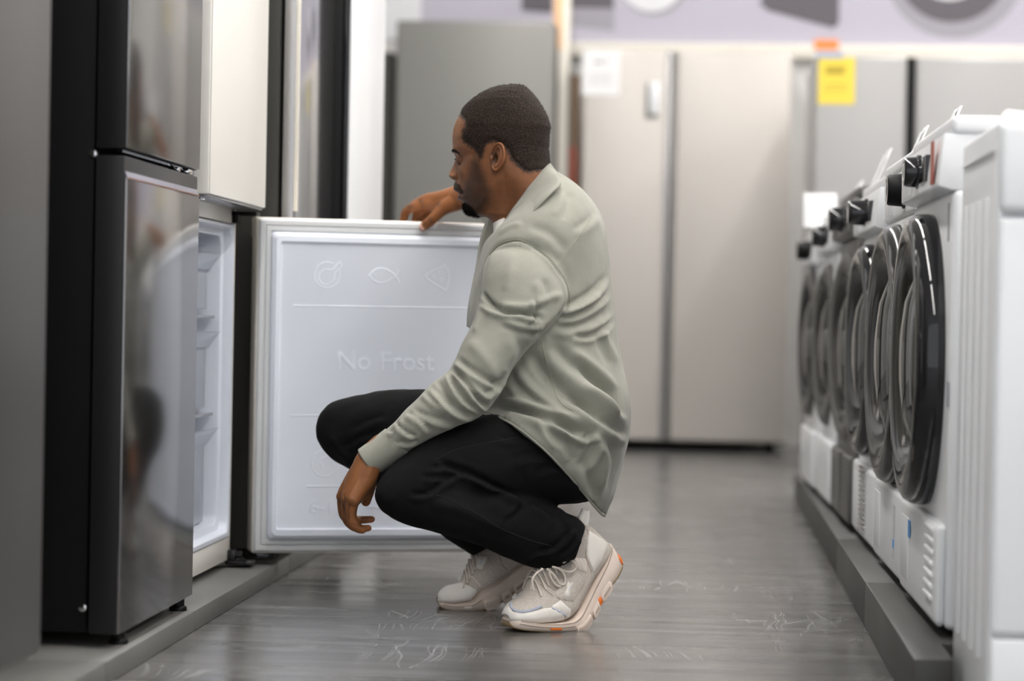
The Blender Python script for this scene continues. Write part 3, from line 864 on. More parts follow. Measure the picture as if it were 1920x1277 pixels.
wm = []
wm.append(washer('nearest front-loading white washing machine with black glossy door ring and slotted kick panel', 3.80, knob=(.33, 'blackgloss', .026, .026), vents=True, panel='white', H=.815, ring='blackgloss', inner='dsilver'))
wm.append(washer('white washing machine, second from the near end, with a silver chrome door ring', 4.425, ring='dsilver', inner='dsilver', knob=(.17, 'black', .031, .034), raised=False, stick=True, ajar=1.5, prot=.045, rad=.25, H=.81))
wm.append(washer('white washing machine, third from the near end, with a thin black door ring', 5.05, ring='blackgloss', inner='blackgloss', knob=(.28, 'blackgloss', .028, .04), ajar=1.5, prot=.045, rad=.232, zc=.43, ribs=True))
wm.append(washer('dark grey washing machine with a wide grey door ring', 5.675, body='washgrey', panel='washgrey', top='washgrey', ring='washgrey', inner='dsilver', knob=(.25, 'blackgloss', .03, .035), ribs=True, ajar=5, prot=.035, rad=.235, zc=.43, H=.81))
wm.append(washer('white washing machine between the dark grey one and the last one', 6.30, ring='washgrey', inner='dsilver', knob=(.25, 'blackgloss', .028, .035), ajar=4, prot=.035, rad=.22, H=.79))
wm.append(washer('farthest white washing machine at the end of the row', 6.925, ring='washgrey', inner='blackgloss', knob=(.25, 'black', .028, .035), ajar=3, prot=.035, rad=.22, H=.77))
# price holders leaning back on the tops
for (t, mt), yy, h, w, H, lab in ((wm[0], .40, .050, .06, .815, 'clear price holder leaning on the nearest washing machine of the row'), (wm[1], .47, .078, .08, .81, 'tall clear price holder on the second washing machine'),
                             (wm[3], .03, .090, .10, .81, 'clear price holder on the dark grey washing machine'), (wm[4], .10, .075, .10, .79, 'small clear price holder on the white machine beyond the dark grey one')):
    bm = prism_bm([(0.0, 0, 0), (.0035, 0, 0), (.0035 + h * .42, 0, h), (h * .42, 0, h)], (0, w, 0)); prism_bm([(.0, 0, 0), (.05, 0, 0), (.05, 0, .003), (.0, 0, .003)], (0, w, 0), bm)
    o = from_bm('price_holder', bm, M['paper'], smooth=False); o.matrix_basis = mt @ Matrix.Translation((.035, yy, H + .0005)); tag(o, lab, 'price holder')
    bm = box_bm(0, .001, .01, w - .01, 0, h * .8, 0)
    for v in bm.verts: v.co.x += v.co.z * .42 - .0012
    for v in bm.verts: v.co.z += .006
    from_bm('price_print', bm, M['ink'] if False else M['paper'], o, world=False, smooth=False)
# white sign card standing on the far washers
y = 7.2; p0, p1 = W(1508, 362, y), W(1568, 400, y); zt = RH + .77
t = thing('sign_card', 'white upright card standing on the farthest washing machine', 'sign', ((p0.x + p1.x) / 2, y, zt))
from_bm('card', box_bm(p0.x, p1.x, y, y + .003, zt + .003, p0.z, .0005), M['paper'], t)
from_bm('card_foot', box_bm(p0.x, p1.x, y - .02, y + .03, zt + .0005, zt + .003, .0005), M['paper'], t)
p = W(1728, 246, 4.9)
# stickers on the machines
def onw(k, name, label, bm, m, cat='sticker'):
    t, mt = wm[k]; o = from_bm(name, bm, M[m], smooth=False); o.matrix_basis = mt.copy(); tag(o, label, cat); return o
onw(0, 'sticker', 'red-brown sticker on the control panel of the nearest washing machine in the row', box_bm(-.0270, -.0255, .045, .085, .710, .778, 0), 'red')
onw(0, 'sticker', 'small blue printed sticker low on the first washing machine of the row', box_bm(-.0165, -.0155, .40, .43, .12, .15, 0), 'blue')
onw(0, 'sticker', 'small dark label on the upper front of the nearest washing machine in the row', box_bm(-.0012, -.0002, .04, .055, .62, .68, 0), 'ink')
onw(1, 'sticker', 'silver strip of icons down the front of the second washing machine', box_bm(-.0150, -.0142, .12, .155, .05, .15, 0), 'gasket')
onw(1, 'sticker', 'tiny blue warning sticker at the foot of the second washing machine', box_bm(-.0158, -.0151, .125, .150, .07, .085, 0), 'blue')
onw(0, 'sticker', 'small black hinge cover on the near edge of the nearest washing machine in the row', box_bm(-.002, 0, .005, .014, .36, .40, 0), 'ink', 'cover')

# washing machine turned towards the camera at the near end
x0, y0, y1, H = .397, 3.28, 3.72, .848
t = thing('washing_machine', 'large white washing machine turned sideways at the near end, cut off by the picture edge', 'washing machine', (x0 + .3, (y0 + y1) / 2, 0))
from_bm('cabinet', box_bm(x0, x0 + .6, y0 + .012, y1, .012, H, .010, 3), M['white'], t)
bm = bmesh.new()
for yy in (y0 + .10, y0 + .19, y0 + .28, y0 + .36): box_bm(x0 - .0035, x0 + .004, yy, yy + .028, .11, H - .10, .0034, 3, bm=bm)
from_bm('pressed_rib', bm, M['white'], t)
bm = box_bm(x0 - .004, x0 + .002, y0 + .03, y1 - .03, H - .041, H - .038, .001); from_bm('side_seam', bm, M['white'], t)
from_bm('control_panel', box_bm(x0 + .002, x0 + .598, y0 - .006, y0 + .014, H - .125, H - .004, .012, 3), M['white'], t)
from_bm('front_panel', box_bm(x0 + .002, x0 + .598, y0, y0 + .014, .155, H - .13, .010, 3), M['white'], t)
from_bm('kick_panel', box_bm(x0 + .004, x0 + .596, y0 + .003, y0 + .014, 0.015, .151, .006, 3), M['white'], t)
dr = from_bm('door', lathe_bm([(.24, -.002), (.24, .02), (.22, .05), (.18, .05), (.175, 0)], 56, None, Matrix.Translation((x0 + .33, y0, .47)) @ Matrix.Rotation(-PI / 2, 4, 'Z')), M['silver'], t)
from_bm('door_glass', lathe_bm([(.178, .03), (.16, .01), (.08, -.02), (0, -.03)], 56, None, Matrix.Translation((x0 + .33, y0, .47)) @ Matrix.Rotation(-PI / 2, 4, 'Z')), M['glass'], dr)
feet(t, x0 + .05, x0 + .55, y0 + .06, y1 - .05, 0, .0125)
# white things on top of it
o = from_bm('leaflet', prism_bm([(x0 + .03, y0 + .32, H), (x0 + .20, y0 + .32, H), (x0 + .21, y0 + .32, H + .025), (x0 + .05, y0 + .32, H + .042)], (0, .045, 0), None, .002), M['paper']); tag(o, 'thick white leaflet stack with a cream edge on the large near washing machine', 'leaflet')
vf = fuse([ball((x0 + .20, y0 + .16, H + .055), (.12, .10, .056)), ball((x0 + .22, y0 + .16, H + .10), (.09, .08, .055)), ball((x0 + .25, y0 + .17, H + .14), (.06, .06, .04))], .006, 3)
V = wrinkle(vf[0], vf[1], .012, 16); V[:, 2] = np.maximum(V[:, 2], H + .001)
o = solid_obj('plastic_bag', (V, vf[1]), M['paper'], None); tag(o, 'white crumpled bag lying on the large near washing machine', 'bag')


# ================================================================== THE CROUCHING PERSON
person = thing('person', 'crouching man in sage overshirt, black trousers and cream trainers looking into the open freezer', 'person', (-.30, 4.56, 0))
SK = 1 / FPX


def sm(a, b, x):
    t = np.clip((x - a) / (b - a), 0, 1); return t * t * (3 - 2 * t)


def inpoly(q, poly):
    poly = np.array(poly, float); r = np.zeros(len(q), bool); j = len(poly) - 1
    for i in range(len(poly)):
        a, b = poly[i], poly[j]
        c = ((a[1] > q[:, 1]) != (b[1] > q[:, 1])) & (q[:, 0] < (b[0] - a[0]) * (q[:, 1] - a[1]) / (b[1] - a[1] + 1e-9) + a[0])
        r ^= c; j = i
    return r


def pdist(q, poly, closed=True):
    poly = np.array(poly, float); best = np.full(len(q), 1e9)
    n = len(poly)
    for i in range(n if closed else n - 1):
        a = poly[i]; d = poly[(i + 1) % n] - a
        t = np.clip(((q - a) @ d) / (d @ d + 1e-9), 0, 1); e = q - (a + t[:, None] * d)
        best = np.minimum(best, np.hypot(e[:, 0], e[:, 1]))
    return best


# ---------------- head: rows of (v, front x, back x, half width); measured as a side view, u to the back, v down, w sideways
PROFILE = np.array([(161, 957), (163, 938), (166, 926), (170.6, 914.5), (178, 900), (186.6, 888), (194, 879), (202.6, 870.6), (216, 861.8), (228, 854.6), (236, 851.5), (244, 849.6), (257, 848.2), (270, 848.6), (278, 848), (284, 847.8), (289, 850), (293, 852),
                    (299, 851.4), (305, 849.3), (311, 846.6), (316, 844), (321, 841.2), (326.4, 839.4), (330, 839.6), (333, 841.5), (336, 846.5), (338, 850), (341, 851), (346, 850), (350.4, 849), (354, 848.6), (357, 850.5), (359.7, 853.8), (362.2, 859.2), (363.6, 860),
                    (365.5, 857.4), (368, 856.2), (371, 856.2), (373.8, 857.3), (376, 862.5), (379, 868), (382, 869.8), (387, 869.4), (392, 870), (397, 873), (401, 880), (403.5, 890), (405.5, 902), (407.5, 912), (411, 917), (420, 925), (432, 932), (450, 938), (480, 945), (500, 948)])
BASEF = np.array([(161, 957), (163, 938), (166, 926), (170.6, 914.5), (178, 900), (186.6, 888), (194, 879), (202.6, 870.6), (216, 861.8), (228, 854.6), (236, 851.5), (244, 849.6), (257, 848.6), (270, 850), (284, 852.5), (293, 856.5), (305, 858), (320, 858.5), (336, 859), (350, 860.5),
                  (362, 863.5), (375, 867.5), (382, 870.5), (387, 871), (392, 872), (397, 875), (401, 881), (403.5, 890), (405.5, 902), (407.5, 912), (411, 917), (420, 925), (432, 932), (450, 938), (480, 945), (500, 948)])
BACKP = np.array([(161, 975), (163, 984), (169, 990), (178, 999), (186.6, 1006), (205, 1018), (220, 1025.5), (238.5, 1030), (254.5, 1027.5), (268, 1027), (278, 1026), (292, 1027.5), (308, 1029), (330, 1034), (360, 1043), (400, 1056), (450, 1070), (500, 1080)])
HWP = np.array([(161, 8), (163, 20), (168, 34), (176, 47), (190, 60), (210, 69), (235, 75.5), (260, 77), (285, 75), (300, 74), (320, 72), (340, 69), (355, 66), (370, 61), (385, 56.5), (397, 54), (411, 54), (432, 57), (460, 62), (500, 70)])
HD = 4.600; UC, VC = 939., 300.; HYAW = math.radians(9)
AX = P(UC, VC, HD); kx = (P(UC + 50, VC, HD) - P(UC - 50, VC, HD)) / 100; kz = (P(UC, VC + 50, HD) - P(UC, VC - 50, HD)) / 100; MPP = kx.length


def head_place(U):
    """(u,v,w) head coordinates -> world"""
    U = np.atleast_2d(np.asarray(U, float)); du = U[:, 0] - UC; dv = U[:, 1] - VC; w = U[:, 2]
    fade = 1 - sm(380, 470, U[:, 1]); c, s = np.cos(HYAW * fade), np.sin(HYAW * fade)
    a = c * du - s * w; b = s * du + c * w                        # b>0 towards the camera
    return np.array(AX) + a[:, None] * np.array(kx) + dv[:, None] * np.array(kz) + b[:, None] * np.array([0, -MPP, 0])


EAR = (951, 301)
def head_uvw():
    vs = np.unique(np.concatenate([np.linspace(161, 176, 12), np.arange(177.5, 398, 1.45), np.linspace(398, 412, 14), np.arange(414, 500, 4)]))
    n = 300; th = 2 * PI * np.arange(n) / n
    th = th - .32 * np.sin(th)                                    # more points in the face
    rows = []
    for v in vs:
        P0 = np.interp(v, *PROFILE.T); B0 = np.interp(v, *BASEF.T); bk = np.interp(v, *BACKP.T); hw = np.interp(v, *HWP.T)
        cen = B0 + (bk - B0) * np.interp(v, [340, 420], [.56, .5])
        ex = np.interp(v, [161, 200, 260, 330, 380, 411], [2., 2.05, 2.25, 2.3, 2.1, 2.0])
        c, s = np.cos(th), np.sin(th)
        u = cen - np.sign(c) * np.abs(c) ** (2 / ex) * np.where(c > 0, cen - B0, bk - cen); w = np.sign(s) * np.abs(s) ** (2 / ex) * hw
        # front of the face is narrower than a plain ellipse below the brow
        fr = sm(930, 860, u) * sm(275, 300, v) * (1 - sm(395, 405, v)); w = w * (1 - .13 * fr)
        # nose, lips, chin stand out of the face in the middle only
        N = B0 - P0; wn = np.interp(v, [250, 284, 296, 310, 322, 332, 338, 345, 356, 363, 372, 380, 400], [40, 17, 8.5, 9.5, 13.5, 15, 13, 20, 25, 24, 21, 17, 20])
        pw = np.interp(v, [250, 290, 330, 345, 400], [2, 2, 2.6, 2.4, 2])
        u = u - N * np.exp(-(np.abs(w) / wn) ** pw) * (c > 0)
        rows.append(np.stack([u, np.full(n, v), w], 1))
    U = np.array(rows); nv = len(vs); A = U.reshape(-1, 3)

    def dab(u0, v0, w0, ru, rv, rw, d, front=True):
        for sgn in (1, -1):
            g = np.exp(-((A[:, 0] - u0) / ru) ** 2 - ((A[:, 1] - v0) / rv) ** 2 - ((A[:, 2] - sgn * w0) / rw) ** 2)
            A[:, 0] += g * d[0]; A[:, 1] += g * d[1]; A[:, 2] += sgn * g * d[2]
    dab(858, 300, 30, 18, 9, 14, (4.2, 0, -1.5))                   # eye sockets
    dab(855, 299, 17, 10, 7, 6, (4, 0, 0))
    dab(852, 282, 30, 14, 6, 16, (-2.6, 0, 1.2))                   # brow bone
    dab(868, 322, 43, 15, 11, 16, (-3, 0, 3))                      # cheek bones
    dab(850, 331.5, 14.5, 9, 5.5, 6.5, (-1.5, 0, 3.6))             # nostril wings
    dab(852, 337.5, 8, 6, 2.6, 4.5, (1, -4.5, 0))                  # nostrils
    dab(858, 333, 21, 6, 6, 4, (2.5, 0, -1.5))
    dab(868, 352, 34, 12, 14, 13, (1.5, 0, -2))                    # cheeks fall in beside the mouth
    dab(866, 363.5, 24, 7, 4, 7, (3.5, 0, -2))                     # mouth corners
    dab(895, 262, 72, 26, 22, 20, (0, 0, -3.2))                    # temples
    dab(893, 305, 66, 26, 12, 20, (0, 0, 2.0))                     # cheek arch
    dab(903, 372, 55, 22, 18, 22, (0, 0, 3.0))                     # jaw angle
    # under the jaw line the neck sets in
    jl = np.interp(A[:, 0], [868, 885, 900, 915, 930, 945, 962], [404, 402, 398, 389, 372, 350, 330]); wj = np.interp(A[:, 0], [900, 955], [10, 48]); k = sm(-.35, 1, (A[:, 1] - jl) / wj) * sm(1000, 955, A[:, 0]) * (1 - sm(400, 440, A[:, 1]))
    A[:, 2] *= 1 - .21 * k
    jb = np.exp(-((A[:, 1] - jl + 7) / 8) ** 2) * sm(985, 950, A[:, 0]) * sm(30, 45, np.abs(A[:, 2])); A[:, 2] += np.sign(A[:, 2]) * 1.6 * jb
    # neck muscle running from behind the ear down to the front
    for sg in (1, -1):
        d = pdist(A[:, :2], [(968, 335), (955, 375), (942, 415), (935, 450)], False); A[:, 2] += sg * (A[:, 2] * sg > 20) * 2.0 * np.exp(-(d / 12) ** 2)
    dab(950, 302, 74, 8, 17, 14, (0, 0, -7))                       # hollow behind the ear shell
    return A, nv, n


HA, hnv, hn = head_uvw()
_, HF = grid_mesh(HA.reshape(hnv, hn, 3), hn, hnv)
HAIRLINE = [(858, 100), (862, 217), (872, 221), (883, 230), (885, 240), (879, 250), (877, 262), (882, 272), (894, 279), (905, 285), (912, 296), (916, 306), (922, 300), (926, 286), (932, 276), (944, 271), (958, 277), (968, 288), (974, 302), (984, 314), (996, 325), (1006, 330), (1016, 326), (1040, 322), (1080, 300), (1080, 100)]


def skin_cols(A):
    q = A[:, :2]; w = np.abs(A[:, 2]); base = np.tile(np.array([.215, .088, .038]), (len(A), 1))
    nz = np.array([noise.noise(Vector((a[0] * .22, a[1] * .22, a[2] * .22))) for a in A])

    def blend(c, k):
        k = np.clip(k, 0, 1)[:, None]; base[:] = base * (1 - k) + np.array(c) * k
    hm = np.where(inpoly(q, HAIRLINE), 1, 0); dh = pdist(q, HAIRLINE) * np.where(hm, 1, -1)
    blend((.022, .012, .008), sm(-4.0, 3.5, dh + nz * 3.5) * .95)
    # shaved beard plus painted jaw and cheek shade, moustache, goatee, brows, lips
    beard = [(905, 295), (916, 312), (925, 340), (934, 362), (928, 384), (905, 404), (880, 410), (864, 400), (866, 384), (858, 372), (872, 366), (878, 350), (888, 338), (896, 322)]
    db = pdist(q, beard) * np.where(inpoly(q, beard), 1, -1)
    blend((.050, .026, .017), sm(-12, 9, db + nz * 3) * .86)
    mou = [(845, 345), (850, 341), (858, 342), (868, 348), (875, 360), (872, 368), (866, 360), (858, 357), (850, 356), (845, 355)]
    dm = pdist(q, mou) * np.where(inpoly(q, mou), 1, -1)
    blend((.018, .010, .008), sm(-1.2, 1.6, dm + nz * 1) * .88)
    go = [(866, 383), (872, 378), (886, 384), (896, 392), (900, 402), (885, 412), (862, 405)]
    dg_ = pdist(q, go) * np.where(inpoly(q, go), 1, -1); blend((.012, .008, .007), sm(-2, 3, dg_ + nz * 2) * .95)
    lip = (w < 26) * (sm(355.5, 357.5, A[:, 1]) * (1 - sm(374.5, 377, A[:, 1]))) * sm(869, 864, A[:, 0]); blend((.10, .040, .032), lip * .85)
    blend((.035, .012, .010), np.exp(-((A[:, 1] - 363) / 1.1) ** 2) * (w < 26) * sm(871, 868, A[:, 0]))  # shade in the crease between the lips, painted as a dark line
    br = [(849, 281), (856, 280.5), (864, 284), (871, 290), (869, 291.5), (862, 288), (855, 285.5), (849.5, 286)]
    dbw = pdist(q, br) * np.where(inpoly(q, br), 1, -1); blend((.012, .007, .005), sm(-1.2, 1.2, dbw + nz * 1.2) * (w > 9) * .95)
    blend((.10, .038, .018), np.exp(-((q[:, 0] - 866) / 14) ** 2 - ((q[:, 1] - 305) / 10) ** 2) * .45)
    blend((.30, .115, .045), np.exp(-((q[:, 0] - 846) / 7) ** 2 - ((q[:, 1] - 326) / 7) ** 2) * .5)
    return base


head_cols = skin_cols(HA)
HAIR_M = inpoly(HA[:, :2], HAIRLINE)

# ---------------- ears: a shell with rim, hollow and lobe, in head coordinates
def ear(sgn):
    nr, nt = 22, 64; R = []; a, b = 16.5, 28.
    for i in range(nr):
        r = (i / (nr - 1)); row = []
        for k in range(nt):
            t = 2 * PI * k / nt; ct, st = math.cos(t), math.sin(t)
            # outline: wide top, narrow lobe
            wid = a * (1 - .22 * max(0, st) ** 1.3) * (1.02 if ct > 0 else .86); x = ct * wid * r; y = st * b * r
            d = r
            rim = math.exp(-((d - .90) / .10) ** 2) * 4.2 * (1 - .5 * sm(.45, .95, st)) * (1 - .75 * sm(.3, .9, -ct) * sm(-.5, .2, st))
            anti = math.exp(-((math.hypot((x + .5) / 8.6, (y + 1) / 17.5) - 1) / .17) ** 2) * 2.6 * (1 if ct > -.2 else .25)
            hol = -6.5 * math.exp(-((x + 3.2) / 5.2) ** 2 - ((y - 2.5) / 8.5) ** 2) - 2.2 * math.exp(-((x - 1) / 5) ** 2 - ((y + 13) / 6) ** 2)
            trag = 4.2 * math.exp(-((x + 10.5) / 3.2) ** 2 - ((y - 4) / 4.5) ** 2)
            lobe = 1.8 * math.exp(-((x + 3) / 6) ** 2 - ((y - 21) / 6) ** 2)
            h = 7.5 + x * .42 + rim + anti + hol + trag + lobe
            if r > .93: h -= (r - .93) / .07 * 2.2
            row.append((x, y, h))
        R.append(row)
    for e, dh in ((1.0, 5.), (.9, 8.), (.72, 14.)):                # back of the shell, going down to the head
        R.append([(p[0] * e - (1 - e) * 6, p[1] * e, p[2] - dh) for p in R[nr - 1]])
    A = np.array(R[1:])
    tilt = math.radians(9); c, s = math.cos(tilt), math.sin(tilt); x = A[..., 0] * c - A[..., 1] * s * -1 * -1; y = A[..., 0] * s + A[..., 1] * c
    x = A[..., 0] * c - A[..., 1] * s; u = EAR[0] + x; v = EAR[1] - 1 + y; w = 72.5 + A[..., 2]
    U = np.stack([u, v, w * sgn], -1)
    V, F = grid_mesh(U, nt, U.shape[0], True, False); F.append(tuple(range(nt))[::-1])
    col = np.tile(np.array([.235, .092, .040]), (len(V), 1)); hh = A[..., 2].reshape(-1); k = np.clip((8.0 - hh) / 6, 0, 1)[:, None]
    col = col * (1 - k * .8); return V, F, col  # shade in the ear's hollow painted into the colour by depth


# ---------------- eyelids
def lids(sgn):
    parts = []; c0 = (871.5, 300.5, 27.5 * sgn); R = 12.2
    for lo, hi in ((9, 177), (-13, -183)):                          # upper and lower lid: angle above the looking direction
        rows = []
        for i in range(22):
            row = []
            for k in range(25):
                lat = math.radians(-88 + 176 * k / 24); op = max(0, math.cos(min(PI / 2, abs(lat) * 90 / 56))) ** .7
                a = math.radians((lo * op - 3 * (1 - op)) + (hi - (lo * op - 3 * (1 - op))) * i / 21)
                row.append((c0[0] - R * math.cos(a) * math.cos(lat), c0[1] - R * math.sin(a) * (math.cos(lat) ** .5) , c0[2] + R * math.sin(lat)))
            rows.append(row)
        A = np.array(rows); V, F = grid_mesh(A, 25, 22, False, False); parts.append((V, F))
    return join(parts)


def build_head():
    Vs, Fs, Cs = [], [], []; off = 0
    def add(V, F, C):
        nonlocal off
        Vs.append(V); Fs.extend(tuple(i + off for i in f) for f in F); Cs.append(C); off += len(V)
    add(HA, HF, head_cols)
    for sg in (1, -1):
        add(*ear(sg))
        V, F = lids(sg); add(V, F, np.tile(np.array([.13, .053, .026]), (len(V), 1)))
    return head_place(np.concatenate(Vs)), Fs, np.concatenate(Cs)


# ---------------- hands
def H(px, py, y): return tuple(P(px, py, y))
def near_hand():
    """left hand hanging from the wrist over the knee: back of the hand towards the camera, fingers curled to the right"""
    k = 1 / 3.756
    def q(x, y, d): return H(580 + x * k, 700 + y * k, d)
    parts = []
    # forearm end, wrist and back of the hand as overlapping tapered bundles
    parts.append(chain([q(520, 520, 4.345), q(440, 590, 4.345), q(395, 650, 4.345)], [.0255, .0250, .0235]))
    W0 = (378, 665)
    parts.append(chain([q(405, 640, 4.35), q(330, 740, 4.352), q(262, 830, 4.35), q(232, 868, 4.35)], [.0230, .0195, .0150, .0115]))
    parts.append(chain([q(400, 640, 4.335), q(350, 740, 4.33), q(295, 830, 4.325), q(268, 880, 4.32)], [.0230, .0215, .0165, .0130]))
    parts.append(chain([q(420, 645, 4.335), q(385, 745, 4.33), q(335, 830, 4.32), q(305, 890, 4.31)], [.0230, .0215, .0175, .0130]))
    parts.append(chain([q(412, 640, 4.35), q(395, 740, 4.36), q(350, 850, 4.355), q(300, 900, 4.345)], [.0225, .0195, .015, .012]))
    parts.append(ball(q(345, 790, 4.342), (.026, .022, .030), 24, 14))
    # fingers: index (farthest) .. little (nearest)
    parts.append(chain([q(232, 868, 4.352), q(232, 955, 4.362), q(252, 1012, 4.370), q(315, 1030, 4.376), q(380, 1032, 4.380), q(438, 1028, 4.382)], [.0100, .0086, .0086, .0078, .0072, .0066], sub=5))
    parts.append(chain([q(262, 880, 4.335), q(258, 960, 4.340), q(268, 1036, 4.344), q(318, 1084, 4.352), q(370, 1094, 4.358), q(416, 1090, 4.362)], [.0108, .0090, .0088, .0080, .0072, .0062], sub=5))
    parts.append(chain([q(300, 890, 4.312), q(287, 965, 4.316), q(292, 1035, 4.320), q(318, 1074, 4.322), q(348, 1098, 4.326), q(376, 1106, 4.33)], [.0118, .0098, .0090, .0082, .0074, .0064], sub=5))
    parts.append(chain([q(322, 880, 4.345), q(305, 960, 4.346), q(306, 1020, 4.348), q(345, 1046, 4.352)], [.010, .0085, .008, .007], sub=5))
    # thumb hanging behind the palm
    parts.append(chain([q(420, 690, 4.372), q(424, 770, 4.385), q(414, 840, 4.392), q(398, 905, 4.396)], [.0170, .0135, .0108, .0088]))
    V, F = fuse(parts, .0017, 5, .55)
    st = [([(H_[0], H_[1]) for H_ in [(580 + a * k, 700 + b * k) for a, b in L]], w, h) for L, w, h in (
        (((246, 850), (246, 940), (262, 1020)), 1.1, -2.2), (((282, 920), (272, 980), (280, 1030)), 1.0, -1.8),
        (((330, 700), (285, 790), (240, 850)), 1.8, .7), (((352, 720), (315, 800), (275, 868)), 1.8, .8), (((385, 720), (350, 800), (312, 880)), 1.8, .8),
        (((315, 710), (275, 780), (235, 830)), 1.7, -.5), (((340, 740), (300, 810), (262, 860)), 1.6, -.6), (((370, 740), (335, 815), (295, 880)), 1.6, -.6),
        (((380, 742), (420, 738), (450, 725)), 1.3, -.5), (((235, 955), (250, 962)), 1.2, -.3))]
    V = folds(V, F, st)
    q2 = proj(V); col = np.tile(np.array([.255, .100, .036]), (len(V), 1))
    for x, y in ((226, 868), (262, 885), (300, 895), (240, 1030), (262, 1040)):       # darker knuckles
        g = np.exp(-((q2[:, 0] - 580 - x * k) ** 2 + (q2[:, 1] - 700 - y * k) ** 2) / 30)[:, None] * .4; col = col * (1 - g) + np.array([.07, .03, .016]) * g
    for L_ in (((246, 850), (246, 940), (262, 1020)), ((282, 920), (272, 980), (280, 1030)), ((300, 1055), (340, 1072), (372, 1078))):  # shade lines between the fingers, put into the skin colour
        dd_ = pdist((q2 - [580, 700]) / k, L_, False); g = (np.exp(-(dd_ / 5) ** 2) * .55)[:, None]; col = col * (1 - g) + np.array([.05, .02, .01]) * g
    # paler finger tips and palm side
    g = (sm(360, 440, (q2[:, 0] - 580) / k) * sm(1000, 1040, (q2[:, 1] - 700) / k))[:, None] * .5; col = col * (1 - g) + np.array([.45, .17, .07]) * g
    return V, F, col


TOPF = None
def far_hand():
    """right hand on the top edge of the freezer door: thumb on this side, fingers behind"""
    k = 220 / 1920.
    def q(x, y, d): return H(680 + x * k, 330 + y * k, d)
    # depth of the door's inner surface and back surface at that place
    def dd(px):
        r = cF + cR * ((px - 960) / FPX) - cU * ((420 - 638.5) / FPX); o = EYE - DO
        return float((r * (-o.dot(dn) / r.dot(dn))).y)
    d = dd(800); parts = []
    yf = d - .019; yb = d + .094
    # forearm, wrist
    parts.append(chain([q(2150, 180, d - .12), q(1850, 250, d - .07), q(1560, 350, d - .02)], [.033, .0290, .0245]))
    # back of hand
    parts.append(chain([q(1560, 320, d - .02), q(1300, 380, d + .01), q(1060, 400, d + .035), q(860, 470, d + .055)], [.0225, .019, .015, .0105]))
    parts.append(chain([q(1560, 345, d), q(1330, 410, d + .03), q(1150, 460, d + .06), q(1010, 520, d + .07)], [.021, .018, .014, .010]))
    parts.append(chain([q(1560, 380, d - .02), q(1380, 450, d + .015), q(1200, 480, d + .04), q(1080, 500, d + .06)], [.022, .019, .015, .011]))
    parts.append(chain([q(1580, 390, d - .03), q(1420, 440, d - .01), q(1250, 450, d + .01), q(1050, 450, d + .025)], [.022, .019, .015, .012]))
    # index finger reaching left then down behind the door's top edge
    parts.append(chain([q(1080, 430, d + .03), q(900, 490, d + .04), q(780, 530, d + .060), q(705, 600, d + .086), q(672, 700, yb), q(672, 790, yb)], [.0118, .0100, .0102, .0095, .0085, .0072], sub=5))
    parts.append(chain([q(1130, 470, d + .05), q(1000, 540, d + .06), q(910, 590, d + .075), q(870, 680, yb + .006), q(865, 780, yb + .006)], [.0115, .0100, .0098, .0090, .0075], sub=5))
    parts.append(chain([q(1200, 490, d + .06), q(1100, 560, d + .075), q(1040, 620, d + .085), q(1010, 700, yb + .012), q(1005, 790, yb + .012)], [.0110, .0095, .0092, .0085, .0075], sub=5))
    parts.append(chain([q(1280, 500, d + .06), q(1190, 570, d + .08), q(1140, 640, yb + .012), q(1120, 710, yb + .014), q(1115, 770, yb + .014)], [.0105, .0088, .0085, .0078, .007], sub=5))
    # thumb on the near side
    parts.append(chain([q(1520, 430, d - .03), q(1330, 530, d - .026), q(1210, 640, d - .028), q(1120, 730, d - .026), q(1040, 795, yf - .003), q(985, 838, yf)], [.0200, .0150, .0120, .0112, .0104, .0088], sub=5))
    parts.append(chain([q(1400, 470, d - .02), q(1290, 520, d), q(1180, 520, d + .02)], [.016, .013, .010]))
    V, F = fuse(parts, .0018, 5, .55)
    q2 = proj(V); X_ = (q2[:, 0] - 680) / k; Y_ = (q2[:, 1] - 330) / k
    col = np.tile(np.array([.30, .110, .036]), (len(V), 1))
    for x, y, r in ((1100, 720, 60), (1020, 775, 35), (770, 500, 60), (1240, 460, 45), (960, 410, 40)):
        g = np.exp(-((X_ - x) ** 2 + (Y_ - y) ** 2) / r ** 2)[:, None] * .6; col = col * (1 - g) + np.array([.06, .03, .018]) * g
    # nail of the thumb
    nc = q(975, 838, yf - .0088); nail = ball((nc[0], nc[1] + .0012, nc[2]), (.0066, .0024, .0072), 20, 12)
    return V, F, col, nail


